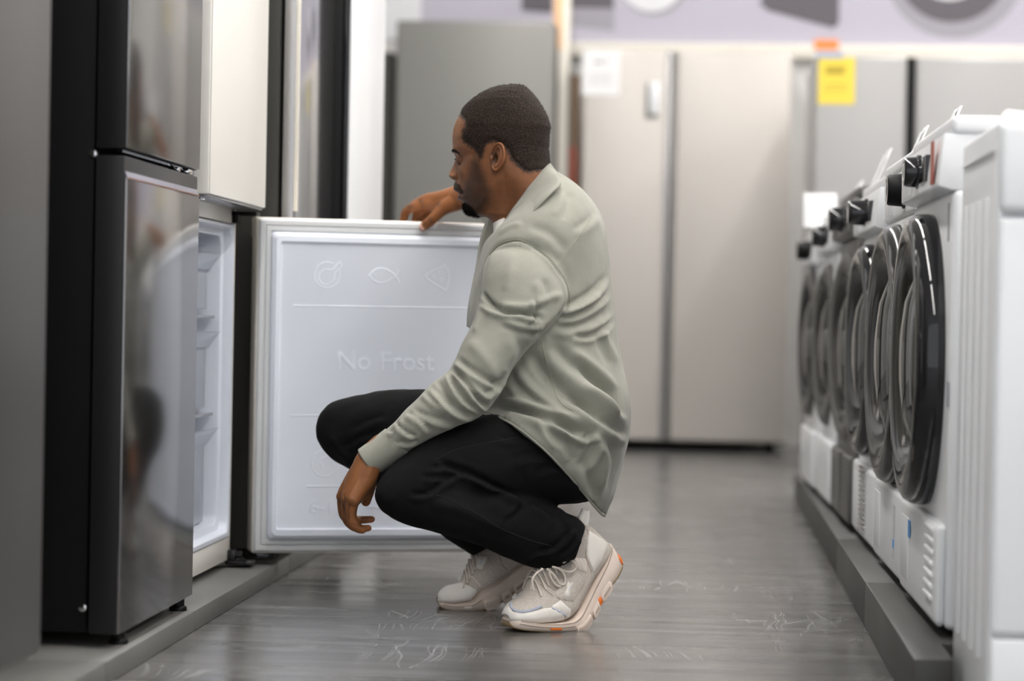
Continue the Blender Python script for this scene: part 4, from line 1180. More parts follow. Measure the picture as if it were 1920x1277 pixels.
# ---------------- hidden body inside the clothes, so the figure is whole
def core():
    parts = [slab([(965, 400, 1040, 365, 4.60, .055), (930, 470, 1085, 410, 4.61, .11), (925, 560, 1105, 510, 4.62, .13), (935, 660, 1115, 615, 4.62, .13), (955, 760, 1130, 745, 4.62, .13), (1000, 850, 1110, 870, 4.62, .13)], 28, 3),
             chain([H(1000, 480, 4.52), H(985, 520, 4.455), H(928, 660, 4.39), H(882, 742, 4.372)], [.045, .040, .036, .032]), chain([H(882, 742, 4.372), H(800, 790, 4.358), H(725, 838, 4.352), H(704, 855, 4.35)], [.030, .028, .024, .023]),
             chain([H(1010, 460, 4.72), H(1000, 440, 4.80), H(960, 405, 4.95), H(925, 380, 5.05)], [.045, .045, .036, .032]), chain([H(925, 380, 5.05), H(905, 369, 5.11), H(885, 362, 5.17)], [.030, .029, .028]),
             chain([H(1050, 860, 4.55), H(930, 870, 4.46), H(780, 920, 4.365)], [.060, .052, .042]), chain([H(780, 925, 4.365), H(880, 962, 4.40), H(1020, 1012, 4.45)], [.040, .038, .028]), chain([H(1020, 1012, 4.45), H(1045, 1016, 4.455), H(1056, 1024, 4.455)], [.028, .024, .022]),
             chain([H(1050, 850, 4.71), H(900, 825, 4.73), H(660, 808, 4.75)], [.060, .052, .042]), chain([H(660, 812, 4.75), H(780, 900, 4.738), H(890, 995, 4.725)], [.040, .038, .028]), chain([H(890, 990, 4.725), H(908, 1004, 4.722)], [.024, .020])]
    V, F = fuse(parts, .009, 3); return V, F, np.tile(np.array([.215, .088, .038]), (len(V), 1))


def build_body():
    hd = build_head(); nh = near_hand(); fh = far_hand(); cr = core()
    V, F = join([(a[0], a[1]) for a in (hd, nh, fh, cr)]); C = np.concatenate([a[2] for a in (hd, nh, fh, cr)])
    me = mk(V, F); me.name = 'body'
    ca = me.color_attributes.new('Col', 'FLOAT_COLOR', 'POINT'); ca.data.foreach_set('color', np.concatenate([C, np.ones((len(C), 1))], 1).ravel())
    o = new_mesh_obj('body', me, M['skin'], person); return o, fh[3]


body, nailVF = build_body()
solid_obj('thumb_nail', nailVF, M['nail'], person)

# eyes
for sg in (1, -1):
    c = head_place([(871.5, 300.5, 27.5 * sg)])[0]; r = 11.3 * MPP
    e = solid_obj('eye', ball(c, r, 28, 18), M['eye'], person)
    ci = head_place([(862.2, 301.2, 27.5 * sg)])[0]; solid_obj('iris', ball(ci, (.0030, .0062, .0062), 20, 12), M['iris'], e)
    bm = bmesh.new()                                              # lashes
    for k in range(26):
        lat = math.radians(-42 + 84 * k / 25); R = 12.4; a = math.radians(9 * math.cos(lat * 1.9) ** .7)
        p0 = np.array([871.5 - R * math.cos(a) * math.cos(lat), 300.5 - R * math.sin(a), 27.5 * sg + R * math.sin(lat)]); p1 = p0 + np.array([-3.4 * math.cos(lat), 1.3, 3 * math.sin(lat)])
        A_ = head_place([p0, (p0 + p1) / 2 + np.array([0, .8, 0]), p1]); tube_bm([Vector(x) for x in A_], [.0005, .0004, .0002], 4, bm)
    from_bm('eyelashes', bm, M['strand'], person)

# hair: a thin cropped layer plus short strands
idx = np.nonzero(HAIR_M)[0]; inset = set(idx.tolist()); q = HA[:, :2]
dist = pdist(HA[:, :2], HAIRLINE)
HN = vnormals(head_place(HA), HF)
if (HN[hn * 40] @ (head_place(HA[hn * 40:hn * 40 + 1])[0] - np.array(AX))) < 0: HN = -HN
HWd = head_place(HA); nzv = np.array([noise.noise(Vector((v[0] * 260, v[1] * 260, v[2] * 260))) for v in HWd])
off = (-.0006 + .0026 * sm(1, 12, dist) + nzv * .0007 * sm(0, 6, dist))
HV = HWd + HN * off[:, None]
HJ = np.array([abs(noise.noise(Vector((v[0] * 700, v[1] * 700, v[2] * 700)))) * 2 for v in HWd]); mp = {}; Vh = []; Fh = []
for f in HF:
    if len(f) == 4 and all(i in inset for i in f) and dist[f[0]] > 1.2 + 3.5 * HJ[f[0]]:
        g = []
        for i in f:
            if i not in mp: mp[i] = len(Vh); Vh.append(HV[i])
            g.append(mp[i])
        Fh.append(tuple(g))
top = [i for i in range(hn)]
g = []
for i in top:
    if i not in mp: mp[i] = len(Vh); Vh.append(HV[i])
    g.append(mp[i])
Fh.append(tuple(g))
hair = solid_obj('hair', (np.array(Vh), Fh), M['hair'], person)


def strands(name, pts, nrm, length, rad, parent, spread=.6, m='strand', down=0):
    V = []; F = []
    for p, n_ in zip(pts, nrm):
        d = n_ + np.random.randn(3) * spread; d[2] -= down; d /= np.linalg.norm(d); L = length * (.6 + .8 * random.random())
        a = np.cross(d, [0, 0, 1.]); a /= np.linalg.norm(a) + 1e-9; b = np.cross(d, a); o = len(V)
        for t in range(3): V.append(p - n_ * .0004 + (a * math.cos(2.1 * t) + b * math.sin(2.1 * t)) * rad)
        V.append(p + d * L); F += [(o, o + 1, o + 3), (o + 1, o + 2, o + 3), (o + 2, o, o + 3)]
    return solid_obj(name, (np.array(V), F), M[m], parent)


sd = np.where(HAIR_M, dist, -dist); cand = np.nonzero((HA[:, 1] < 338) & (sd > -3))[0]; w_ = np.clip((sd[cand] + 3.2) / 6, .1, 1); w_ /= w_.sum(); pick = np.random.choice(cand, 15000, p=w_)
jit = np.random.randn(len(pick), 3) * .0008
strands('hair_stubble', np.where((sd[pick] > 2)[:, None], HV[pick], HWd[pick]) + jit, HN[pick], .0017, .00026, hair, .9)
GO = [(868, 384), (874, 381), (886, 386), (896, 394), (901, 402), (885, 411), (864, 405)]
gi = np.nonzero(inpoly(HA[:, :2], GO) & (np.abs(HA[:, 2]) < 40))[0]; pick = np.random.choice(gi, 2600)
b_ = strands('goatee', HWd[pick] + np.random.randn(len(pick), 3) * .0006, HN[pick], .0062, .00034, person, .6, down=.35)
MO = [(847, 343), (851, 341), (859, 342), (868, 349), (875, 361), (871, 366), (864, 359), (857, 356.5), (848, 355)]
gi = np.nonzero(inpoly(HA[:, :2], MO) & (np.abs(HA[:, 2]) < 30))[0]; pick = np.random.choice(gi, 450)
strands('moustache', HWd[pick], HN[pick], .0019, .00026, person, .8, down=.5)
EB = [(849, 281.5), (856, 280.5), (864, 284), (871, 289.5), (869, 291), (862, 287.5), (855, 285), (849, 286)]
gi = np.nonzero(inpoly(HA[:, :2], EB) & (np.abs(HA[:, 2]) > 9) & (np.abs(HA[:, 2]) < 60))[0]; pick = np.random.choice(gi, 500)
strands('eyebrows', HWd[pick], HN[pick], .0028, .0003, person, .6)

# ---------------- trousers
def trousers():
    parts = []
    # near leg: thigh, knee, shin
    parts.append(slab([(1085, 800, 1096, 944, 4.52, .11), (1030, 782, 1040, 947, 4.50, .105), (975, 774, 985, 946, 4.475, .098), (915, 776, 920, 960, 4.44, .092), (850, 797, 850, 985, 4.40, .088), (790, 828, 785, 988, 4.365, .083), (748, 858, 742, 975, 4.34, .075), (724, 884, 716, 955, 4.33, .060), (712, 905, 707, 935, 4.33, .035)], 40, 5, 2.15))
    parts.append(slab([(716, 895, 712, 940, 4.335, .045), (742, 872, 728, 968, 4.34, .062), (790, 872, 765, 984, 4.355, .070), (850, 890, 825, 998, 4.375, .073), (910, 908, 885, 1018, 4.40, .070), (965, 922, 935, 1041, 4.42, .066), (1015, 938, 985, 1060, 4.44, .062), (1052, 957, 1015, 1066, 4.45, .058), (1080, 970, 1048, 1064, 4.455, .056), (1098, 988, 1078, 1048, 4.455, .050)], 40, 5, 2.15))
    # far leg
    parts.append(slab([(1080, 790, 1090, 944, 4.72, .11), (1000, 745, 1010, 930, 4.72, .10), (900, 733, 910, 920, 4.73, .092), (805, 729, 815, 905, 4.74, .088), (728, 731, 735, 888, 4.745, .084), (670, 740, 672, 872, 4.75, .078), (625, 754, 632, 862, 4.755, .068), (604, 774, 610, 845, 4.755, .052), (595, 795, 597, 822, 4.755, .03)], 40, 5, 2.15))
    parts.append(slab([(600, 785, 598, 830, 4.755, .045), (625, 765, 618, 855, 4.755, .062), (680, 790, 652, 876, 4.75, .070), (750, 830, 703, 908, 4.745, .070), (820, 880, 770, 955, 4.735, .066), (885, 935, 838, 1008, 4.73, .062), (925, 985, 872, 1030, 4.725, .055), (942, 1010, 888, 1040, 4.72, .048)], 36, 5, 2.1))
    parts.append(slab([(1000, 740, 1130, 790, 4.62, .17), (1010, 800, 1140, 850, 4.62, .175), (1030, 860, 1125, 910, 4.62, .17), (1050, 905, 1105, 940, 4.62, .14)], 36, 4, 2.2))
    V, F = fuse(parts, .0048, 5, .5)
    S = []
    def s(pts, w, h, side=0): S.append(([(580 + x / 3.04, 680 + y / 3.04) for x, y in pts], w, h, side))
    # creases behind the near knee, from the crop (scale 3.04)
    s([(690, 600), (780, 590), (880, 625), (960, 660), (1050, 700), (1150, 745)], 4.5, -9, 4)
    s([(730, 550), (830, 590), (930, 630), (1030, 680)], 4, -5, 3)
    s([(640, 650), (760, 650), (860, 635)], 4, -5, 3)
    s([(570, 745), (640, 750), (690, 735), (760, 680), (830, 650)], 4, -5, 4)
    s([(900, 640), (1000, 700), (1100, 760), (1180, 800), (1260, 800)], 6, 7)
    s([(690, 800), (850, 830), (1000, 900), (1150, 960)], 10, 4)
    s([(1150, 740), (1200, 790), (1190, 850), (1120, 900)], 4, -5, 3)
    s([(1270, 800), (1330, 830), (1390, 890), (1400, 960)], 4.5, -5, 4)
    s([(1390, 830), (1440, 870), (1480, 930), (1500, 1000)], 5, 5, -3)
    s([(1300, 1080), (1380, 1060), (1440, 1010), (1500, 940)], 4, -6, 4)
    s([(1240, 1130), (1320, 1090), (1380, 1080)], 4, 4, -3)
    s([(1420, 1100), (1480, 1060), (1530, 990)], 3.5, -3, 3)
    s([(1060, 420), (1180, 430), (1300, 400)], 5, -2.5, 2); s([(1150, 560), (1250, 520), (1350, 530)], 7, -3, 2)
    s([(1300, 620), (1400, 580), (1470, 600)], 6, -3, 2)
    # far knee
    s([(240, 380), (330, 330), (430, 300)], 6, -3, 2); s([(200, 480), (280, 430), (380, 400)], 5, -3, 2); s([(120, 420), (170, 500), (230, 560)], 6, 3)
    V = folds(V, F, S, 1.5); V = wrinkle(V, F, .0035, 13, 3.3, (1, 1, 1.4)); V = wrinkle(V, F, .0015, 38, 9, (1, 1, 1)); V = smooth_mesh(V, F, 1, .4)
    return V, F


TR = trousers(); tro = solid_obj('trousers', TR, M['trousers'], person)


def bvh_of(VF): return BVHTree.FromPolygons([Vector(v) for v in VF[0]], VF[1])


def cord_on(name, bvh, pts, r, m, parent, lift=.0, step=3., dash=None):
    """a seam: cord lying on the surface the camera sees through the given photo points"""
    A = catmull(pts, 8); L = [A[0]]
    for a in A[1:]:
        if np.hypot(*(a - L[-1])) >= step: L.append(a)
    W_ = []
    for a in L:
        d = (P(a[0], a[1], 4.5) - EYE).normalized(); h = bvh.ray_cast(EYE, d)
        if h[0] is not None: W_.append(h[0] - d * lift)
    bm = bmesh.new()
    if dash:
        for i in range(0, len(W_) - 1, 2):
            tube_bm([W_[i], W_[i + 1]], r, 5, bm)
    else:
        # break where the depth jumps
        run = [W_[0]]
        for a, b in zip(W_[:-1], W_[1:]):
            if (b - a).length > .03:
                if len(run) > 2: tube_bm(run, r, 6, bm)
                run = []
            run.append(b)
        if len(run) > 2: tube_bm(run, r, 6, bm)
    return from_bm(name, bm, M[m], parent)


tb = bvh_of(TR)
def c6(pts): return [(580 + x / 3.04, 680 + y / 3.04) for x, y in pts]
cord_on('side_seam', tb, c6([(670, 735), (800, 785), (950, 860), (1080, 940), (1250, 1010), (1380, 1045)]), .0011, 'trouser_seam', tro)
cord_on('side_seam', tb, c6([(720, 555), (830, 500), (1000, 460), (1200, 425)]), .0011, 'trouser_seam', tro)

# ---------------- overshirt: body and both sleeves in one piece
def c5(pts): return [(640 + x / 2.661, 300 + y / 2.661) for x, y in pts]
def overshirt():
    parts = []
    parts.append(slab([(934, 436, 1036, 318, 4.60, .072), (920, 446, 1062, 332, 4.605, .112), (909, 462, 1088, 350, 4.61, .158), (901, 490, 1112, 378, 4.615, .192), (893, 522, 1132, 418, 4.615, .205), (887, 560, 1141, 470, 4.615, .205), (882, 605, 1145, 535, 4.615, .20),
                       (884, 650, 1155, 600, 4.615, .198), (890, 690, 1162, 655, 4.615, .20), (900, 725, 1172, 712, 4.615, .205), (908, 750, 1182, 766, 4.615, .215, 6, -4), (913, 762, 1181, 815, 4.615, .225, 10, -12),
                       (916, 768, 1169, 868, 4.615, .232, 10, -26), (914, 772, 1153, 924, 4.615, .236, 4, -42), (910, 774, 1135, 966, 4.615, .238, -4, -54)], 64, 5, 2.25))
    # near sleeve
    parts.append(slab([(955, 462, 1012, 452, 4.49, .045), (921, 478, 1046, 478, 4.46, .068), (908, 505, 1060, 515, 4.44, .076), (903, 550, 1066, 560, 4.425, .078), (893, 590, 1046, 600, 4.41, .076), (869, 640, 1000, 642, 4.39, .070), (850, 680, 966, 686, 4.375, .066),
                       (838, 697, 950, 716, 4.37, .064), (812, 717, 934, 745, 4.362, .063), (786, 745, 906, 778, 4.357, .060), (762, 768, 856, 800, 4.353, .054), (742, 790, 805, 826, 4.35, .047), (722, 807, 765, 848, 4.35, .042), (697, 826, 734, 872, 4.35, .039), (676, 843, 710, 888, 4.35, .037)], 44, 5, 2.1))
    # far sleeve, reaching back to the door
    parts.append(chain([H(1030, 470, 4.70), H(1010, 450, 4.78), H(985, 420, 4.88), H(955, 395, 4.97), H(925, 376, 5.05), H(908, 366, 5.10)], [.075, .072, .062, .054, .046, .041], 32))
    V, F = fuse(parts, .0042, 5, .5)
    S = []
    def s(pts, w, h, side=0): S.append((c5(pts), w, h, side))
    # armhole seam
    s([(720, 520), (745, 470), (800, 420), (880, 405), (950, 430), (1020, 480), (1075, 545), (1115, 610), (1133, 680), (1130, 730)], 2.6, -4.5, 2.5)
    s([(1110, 745), (1060, 810), (1010, 850), (965, 880)], 5, -10, 2)
    # upper sleeve folds
    s([(705, 665), (730, 700), (770, 730), (805, 745)], 3.4, -9, 5)
    s([(700, 700), (760, 745), (830, 762), (900, 765), (960, 780), (1000, 790)], 4.2, -9, 6)
    s([(965, 700), (972, 760), (968, 800), (940, 822)], 3.2, -7, 5)
    s([(790, 720), (870, 735), (950, 730), (1040, 690), (1100, 670)], 6, 5)
    s([(800, 800), (880, 830), (950, 840), (1010, 830)], 5, 4, -3)
    s([(690, 720), (680, 800), (660, 860)], 5, 3)
    s([(860, 460), (840, 560), (820, 660)], 10, 2)
    s([(1010, 590), (1030, 680), (1000, 760)], 8, -4, 3)
    s([(880, 870), (900, 960), (870, 1040), (850, 1090)], 9, -3.5, 3)
    s([(640, 900), (720, 1000), (790, 1100)], 12, 3)
    # elbow folds
    s([(545, 1040), (590, 1075), (640, 1130), (690, 1200), (740, 1235)], 4.2, -9, 6)
    s([(540, 1060), (570, 1130), (620, 1200), (690, 1250)], 4, -8, 5)
    s([(570, 985), (640, 1040), (720, 1090), (800, 1130)], 5, -5, 4)
    s([(600, 1070), (670, 1150), (740, 1200)], 4, 5)
    s([(480, 1100), (520, 1180), (560, 1240)], 5, -4, 3)
    s([(830, 1100), (780, 1160), (720, 1190)], 5, 4, -3)
    # forearm (second crop)
    def f(pts, w, h, side=0): S.append((c6(pts), w, h, side))
    f([(500, 335), (520, 370), (560, 400), (610, 420)], 3.2, -6, 4); f([(452, 385), (475, 392), (500, 360), (505, 330)], 3, -4, 3)
    f([(492, 478), (505, 452), (560, 455), (620, 440)], 3.2, -4, 3)
    f([(590, 260), (660, 300), (760, 330), (850, 350)], 5, -4, 3); f([(700, 130), (780, 220), (860, 280), (950, 300)], 5, -6, 5)
    f([(640, 180), (700, 240), (780, 290)], 5, 4); f([(560, 280), (640, 330), (700, 390)], 4.5, -4, 3)
    
    # body side: drapes from the armhole and towards the hip
    s([(1090, 750), (1180, 700), (1270, 640), (1320, 570)], 6, -6, 5)
    s([(1080, 790), (1180, 770), (1280, 710), (1340, 650)], 5, -5, 4)
    s([(1060, 830), (1160, 830), (1270, 790), (1350, 740)], 7, -5, 4)
    s([(1100, 770), (1200, 735), (1290, 680)], 4, 4)
    s([(1140, 870), (1230, 880), (1310, 840), (1370, 790)], 5, -4, 3)
    s([(940, 960), (1000, 1050), (1090, 1150), (1200, 1220), (1300, 1280)], 12, -9, 6)
    s([(890, 1000), (960, 1100), (1060, 1200), (1150, 1270)], 8, -5, 4)
    s([(850, 1080), (920, 1160), (1000, 1220), (1100, 1280)], 7, -6, 5)
    s([(1060, 920), (1130, 1000), (1230, 1080), (1330, 1160), (1400, 1250)], 12, -8, 7)
    s([(1150, 950), (1230, 1010), (1310, 1080), (1380, 1150)], 9, 5)
    s([(1180, 1010), (1270, 1100), (1350, 1190), (1410, 1290)], 7, -6, 4)
    s([(1300, 850), (1340, 930), (1380, 1010)], 7, 4, -3)
    s([(1150, 350), (1230, 300), (1270, 250)], 7, -2.5, 2); s([(1140, 160), (1130, 230), (1100, 300)], 8, -2.5, 2)
    s([(930, 330), (1010, 350), (1080, 400), (1130, 460)], 9, -2.5, 2); s([(780, 370), (850, 330), (900, 320)], 4, 2)
    # lower back bunch and hem
    f([(1060, 240), (1180, 270), (1300, 300), (1420, 340), (1530, 390), (1600, 400)], 7, -9, 7)
    f([(1100, 200), (1250, 240), (1400, 290), (1540, 350)], 7, 7)
    f([(1400, 330), (1500, 400), (1570, 430), (1610, 400)], 4.5, -8, 6)
    f([(1480, 180), (1580, 260), (1680, 330), (1780, 390), (1825, 400)], 8, -8, 6)
    f([(1550, 130), (1650, 210), (1750, 290), (1820, 340)], 8, 6)
    f([(1620, 400), (1640, 480), (1620, 560), (1560, 640)], 7, 5, -4)
    f([(1700, 430), (1740, 520), (1740, 620), (1710, 740)], 9, -6, 5)
    f([(1440, 420), (1480, 500), (1500, 560)], 6, -4, 3)
    f([(1560, 560), (1600, 680), (1640, 780)], 8, -4, 3)
    f([(1320, 320), (1380, 400), (1440, 480)], 6, -4, 4)
    V = folds(V, F, S, 1.5); V = wrinkle(V, F, .0028, 11, 1.3, (1, 1, .7)); V = wrinkle(V, F, .0013, 30, 5); V = smooth_mesh(V, F, 1, .35)
    return V, F


OS = overshirt(); shirt = solid_obj('overshirt', OS, M['sage'], person); sb = bvh_of(OS)
for pts in ([(722, 512), (745, 466), (800, 416), (880, 399), (950, 424), (1022, 474), (1079, 540), (1120, 606), (1139, 680), (1136, 730)],):
    cord_on('armhole_seam', sb, c5(pts), .0010, 'sage_seam', shirt, step=2)
cord_on('yoke_seam', sb, c5([(1080, 525), (1140, 440), (1200, 360), (1250, 285)]), .0009, 'sage_seam', shirt, step=2)
cord_on('shoulder_seam', sb, c5([(884, 330), (883, 370), (882, 400)]), .0008, 'sage_seam', shirt, step=2)
cord_on('side_seam', sb, c5([(1000, 905), (1020, 990), (1045, 1080), (1070, 1170), (1110, 1225), (1160, 1250)]), .0010, 'sage_seam', shirt, step=2)
cord_on('side_seam', sb, c6([(1460, 560), (1530, 520), (1600, 470)]), .0010, 'sage_seam', shirt, step=2)
cord_on('sleeve_seam', sb, c6([(610, 380), (700, 320), (790, 270)]), .0007, 'sage_seam', shirt, step=2)


def strip(name, rows, thick, m, parent, sub=6, cols=5, lift=None):
    """bent sheet of cloth through station rows [(inner point), (outer point)] with thickness"""
    A = catmull([list(a) + list(b) for a, b in rows], sub); n = len(A); G = []
    for r in A:
        a, b = np.array(r[:3]), np.array(r[3:]); G.append([a + (b - a) * t / (cols - 1) for t in range(cols)])
    G = np.array(G); V, F = grid_mesh(G, cols, n, False, False); N = vnormals(V, F)
    V2 = np.concatenate([V + N * thick / 2, V - N * thick / 2]); o = len(V); FF = list(F) + [tuple(i + o for i in f[::-1]) for f in F]
    bd = [i for i in range(cols)] + [j * cols + cols - 1 for j in range(1, n)] + [(n - 1) * cols + i for i in range(cols - 2, -1, -1)] + [j * cols for j in range(n - 2, 0, -1)]
    for a, b in zip(bd, bd[1:] + bd[:1]): FF.append((a, b, b + o, a + o))
    me = mk(V2, FF); me.name = name; bm = bmesh.new(); bm.from_mesh(me); bmesh.ops.recalc_face_normals(bm, faces=bm.faces[:])
    bm.to_mesh(me); bm.free(); return new_mesh_obj(name, me, m, parent, True, True)


# collar: stations from the near front round the neck to the far front
rows = [((929, 446, 4.545), (925, 455, 4.520)), ((936, 430, 4.530), (957, 431, 4.475)), ((947, 414, 4.522), (984, 415, 4.452)), ((960, 394, 4.522), (1012, 385, 4.448)), ((977, 371, 4.528), (1035, 361, 4.458)), ((998, 342, 4.536), (1051, 345, 4.485)),
        ((1018, 318, 4.556), (1046, 328, 4.530)), ((1030, 307, 4.590), (1046, 326, 4.590)), ((1026, 310, 4.640), (1040, 332, 4.665)), ((1000, 335, 4.668), (1015, 360, 4.720)), ((965, 368, 4.672), (985, 400, 4.735)), ((935, 392, 4.665), (930, 420, 4.720)), ((917, 402, 4.650), (906, 440, 4.690))]
col = strip('collar', [(tuple(P(*a)), tuple(P(*b))) for a, b in rows], .0028, M['sage'], shirt, 6, 7)
# button plackets at the open front
rows = [((917, 401, 4.655), (937, 424, 4.600)), ((908, 425, 4.665), (933, 446, 4.615)), ((900, 455, 4.67), (922, 475, 4.61)), ((893, 500, 4.67), (912, 515, 4.60)), ((884, 545, 4.665), (905, 560, 4.60)), ((878, 580, 4.66), (900, 600, 4.60)), ((876, 612, 4.655), (900, 625, 4.60))]
strip('front_placket', [(tuple(P(*a)), tuple(P(*b))) for a, b in rows], .003, M['sage'], shirt, 6, 5)
# cuff: a stiffer band of cloth round the end of the sleeve
def band(name, secs, thick, m, parent, n=44, expo=2.1):
    V, F = slab(secs, n, 5, expo); nv = len(V) // n; G = V.reshape(nv, n, 3); cen = G.mean(1, keepdims=True); d = G - cen; L = np.linalg.norm(d, axis=2, keepdims=True)
    inner = cen + d * (1 - thick / L); A = np.concatenate([G, inner[::-1]]); V, F = grid_mesh(A, n, 2 * nv, True, False)
    for i in range(n): F.append(((2 * nv - 1) * n + i, (2 * nv - 1) * n + (i + 1) % n, (i + 1) % n, i))
    return solid_obj(name, (V, F), M[m], parent)
band('cuff', [(722, 804, 770, 850, 4.35, .0425), (708, 815, 750, 862, 4.35, .0410), (690, 829, 727, 876, 4.35, .0400), (672, 842, 708, 889, 4.35, .0395)], .002, 'sage', shirt)
# hem edge following the back tail
def hemline():
    out = []
    for i in range(60):
        t = 2 * PI * i / 60; c, s_ = math.cos(t), math.sin(t); q_ = s_ * s_
        cc = math.copysign(abs(c) ** (2 / 2.25), c); ss = math.copysign(abs(s_) ** (2 / 2.25), s_)
        out.append(Vector(P(1022.5 - cc * 112.5 - 4 * q_, 870 - cc * 96 - 54 * q_, 4.615)).lerp(Vector((0, 0, 0)), 0)); out[-1].y = 4.615 - .236 * ss
    return out
from_bm('hem', tube_bm(hemline(), .0022, 6, None, True), M['sage'], shirt)
# undershirt at the throat
solid_obj('undershirt', slab([(925, 420, 960, 405, 4.60, .045), (926, 436, 965, 430, 4.60, .066), (928, 450, 970, 450, 4.60, .075)], 28, 4), M['shirt'], person)


# ---------------- trainers
def shoe(name, Lb, Lt, Ur, D0, slope, wid, lab, k, ox, oy, near=True):
    """Lb/Lt: bottom and top outline of the sole, Ur: ridge of the upper (crop coordinates), D0 depth at x=ox ref, slope: depth change per pixel"""
    def cv(p): return (ox + p[0] * k, oy + p[1] * k)
    def resample(L, n):
        A = catmull([cv(p) for p in L], 8); d = np.r_[0, np.cumsum(np.hypot(*np.diff(A, axis=0).T))]; t = np.linspace(0, d[-1], n)
        return np.stack([np.interp(t, d, A[:, 0]), np.interp(t, d, A[:, 1])], 1)
    n = 120; B = resample(Lb, n); T = resample(Lt, n); U = resample(Ur, n)
    xr = B[0][0]
    def dep(px): return D0 + (px - xr) * slope
    s_ = np.linspace(0, 1, n); hw = np.interp(s_, [0, .04, .12, .28, .45, .65, .85, .95, 1], [.014, .028, .042, .051, .046, .038, .037, .030, .016]) * wid
    # sideways direction: level, at right angles to the shoe's run
    a = P(B[-1][0], B[-1][1], dep(B[-1][0])) - P(B[0][0], B[0][1], dep(B[0][0])); a.z = 0; a.normalize(); side = np.array([a.y, -a.x, 0]);
    if side[1] > 0: side = -side
    pts = lambda A, i: np.array(P(A[i][0], A[i][1], dep(B[i][0])))
    rs, ru = [], []
    for i in range(n):
        b, t, u = pts(B, i), pts(T, i), pts(U, i); h = hw[i]; e = t - b
        prof = [(0, 0), (.86, 0), (.97, .12), (1.02, .45), (1.0, .85), (.93, 1.0), (0, 1.02)]
        ring = [b + side * h * x + e * y for x, y in prof] + [b - side * h * x + e * y for x, y in prof[::-1][1:-1]]
        rs.append(ring)
    V, F = grid_mesh(np.array(rs), len(rs[0]), n); root = solid_obj(name, (V, F), M['outsole'], person)
    if lab: root['label'] = lab
    m = 41
    for i in range(n):
        t, u = pts(T, i), pts(U, i); h = hw[i] * .94; base = t - (t - pts(B, i)) * .3; up = u - base; ring = []
        for q_ in range(m):
            a_ = PI * q_ / (m - 1); x = math.cos(a_); z = math.sin(a_) ** (.75); sq = np.interp(i / n, [0, .3, .6, 1], [.0, .12, .22, .2]); x2 = x * (1 - sq * z)
            ring.append(base + side * h * x2 + up * z)
        ru.append(ring)
    V, F = grid_mesh(np.array(ru), m, n, False, False)
    o0 = 0; F.append(tuple(range(m))[::-1]); F.append(tuple((n - 1) * m + q_ for q_ in range(m)))
    for i in range(n - 1): F.append((i * m, (i + 1) * m, (i + 1) * m + m - 1, i * m + m - 1))
    V = smooth_mesh(V, F, 4, .5); up_ = solid_obj('shoe_upper', (V, F), M['shoe'], root)
    return root, up_, (B, T, U, hw, side, dep, pts, V.reshape(n, m, 3))


def c3(p): return (800 + p[0] / 3.99, 900 + p[1] / 3.99)
LbN = [(592, 1060), (600, 1088), (640, 1104), (720, 1112), (860, 1118), (1000, 1116), (1065, 1110), (1115, 1080), (1165, 1010), (1215, 925), (1262, 845), (1320, 765), (1370, 705), (1410, 640), (1424, 590)]
LtN = [(594, 1030), (620, 1034), (690, 1045), (780, 1056), (880, 1056), (960, 1050), (1015, 1038), (1062, 1000), (1110, 925), (1155, 850), (1200, 765), (1240, 690), (1285, 600), (1320, 530), (1345, 470)]
UrN = [(594, 1010), (608, 970), (640, 920), (700, 885), (752, 815), (782, 735), (822, 660), (880, 580), (940, 480), (990, 390), (1035, 320), (1085, 275), (1130, 272), (1190, 315), (1310, 435)]
k3 = 1 / 3.99
shN, upN, infN = shoe('trainer', LbN, LtN, UrN, 4.375, .00065, 1.0, 'cream trainer on the foot nearer the camera', k3, 800, 900)
LbF = [(80, 905), (95, 935), (140, 955), (240, 965), (340, 962), (430, 950), (500, 930), (560, 890), (620, 850), (690, 790), (750, 735), (800, 690), (830, 650), (840, 620)]
LtF = [(82, 893), (110, 900), (180, 905), (260, 900), (330, 880), (390, 820), (450, 790), (510, 760), (570, 720), (620, 680), (680, 640), (740, 600), (780, 560), (800, 530)]
UrF = [(84, 880), (100, 840), (150, 800), (210, 775), (265, 745), (290, 690), (320, 620), (350, 550), (390, 500), (460, 460), (540, 430), (620, 420), (690, 430), (750, 470)]
shF, upF, infF = shoe('trainer', LbF, LtF, UrF, 4.70, .0002, 1.0, 'cream trainer on the far foot, in shade', k3, 800, 900)


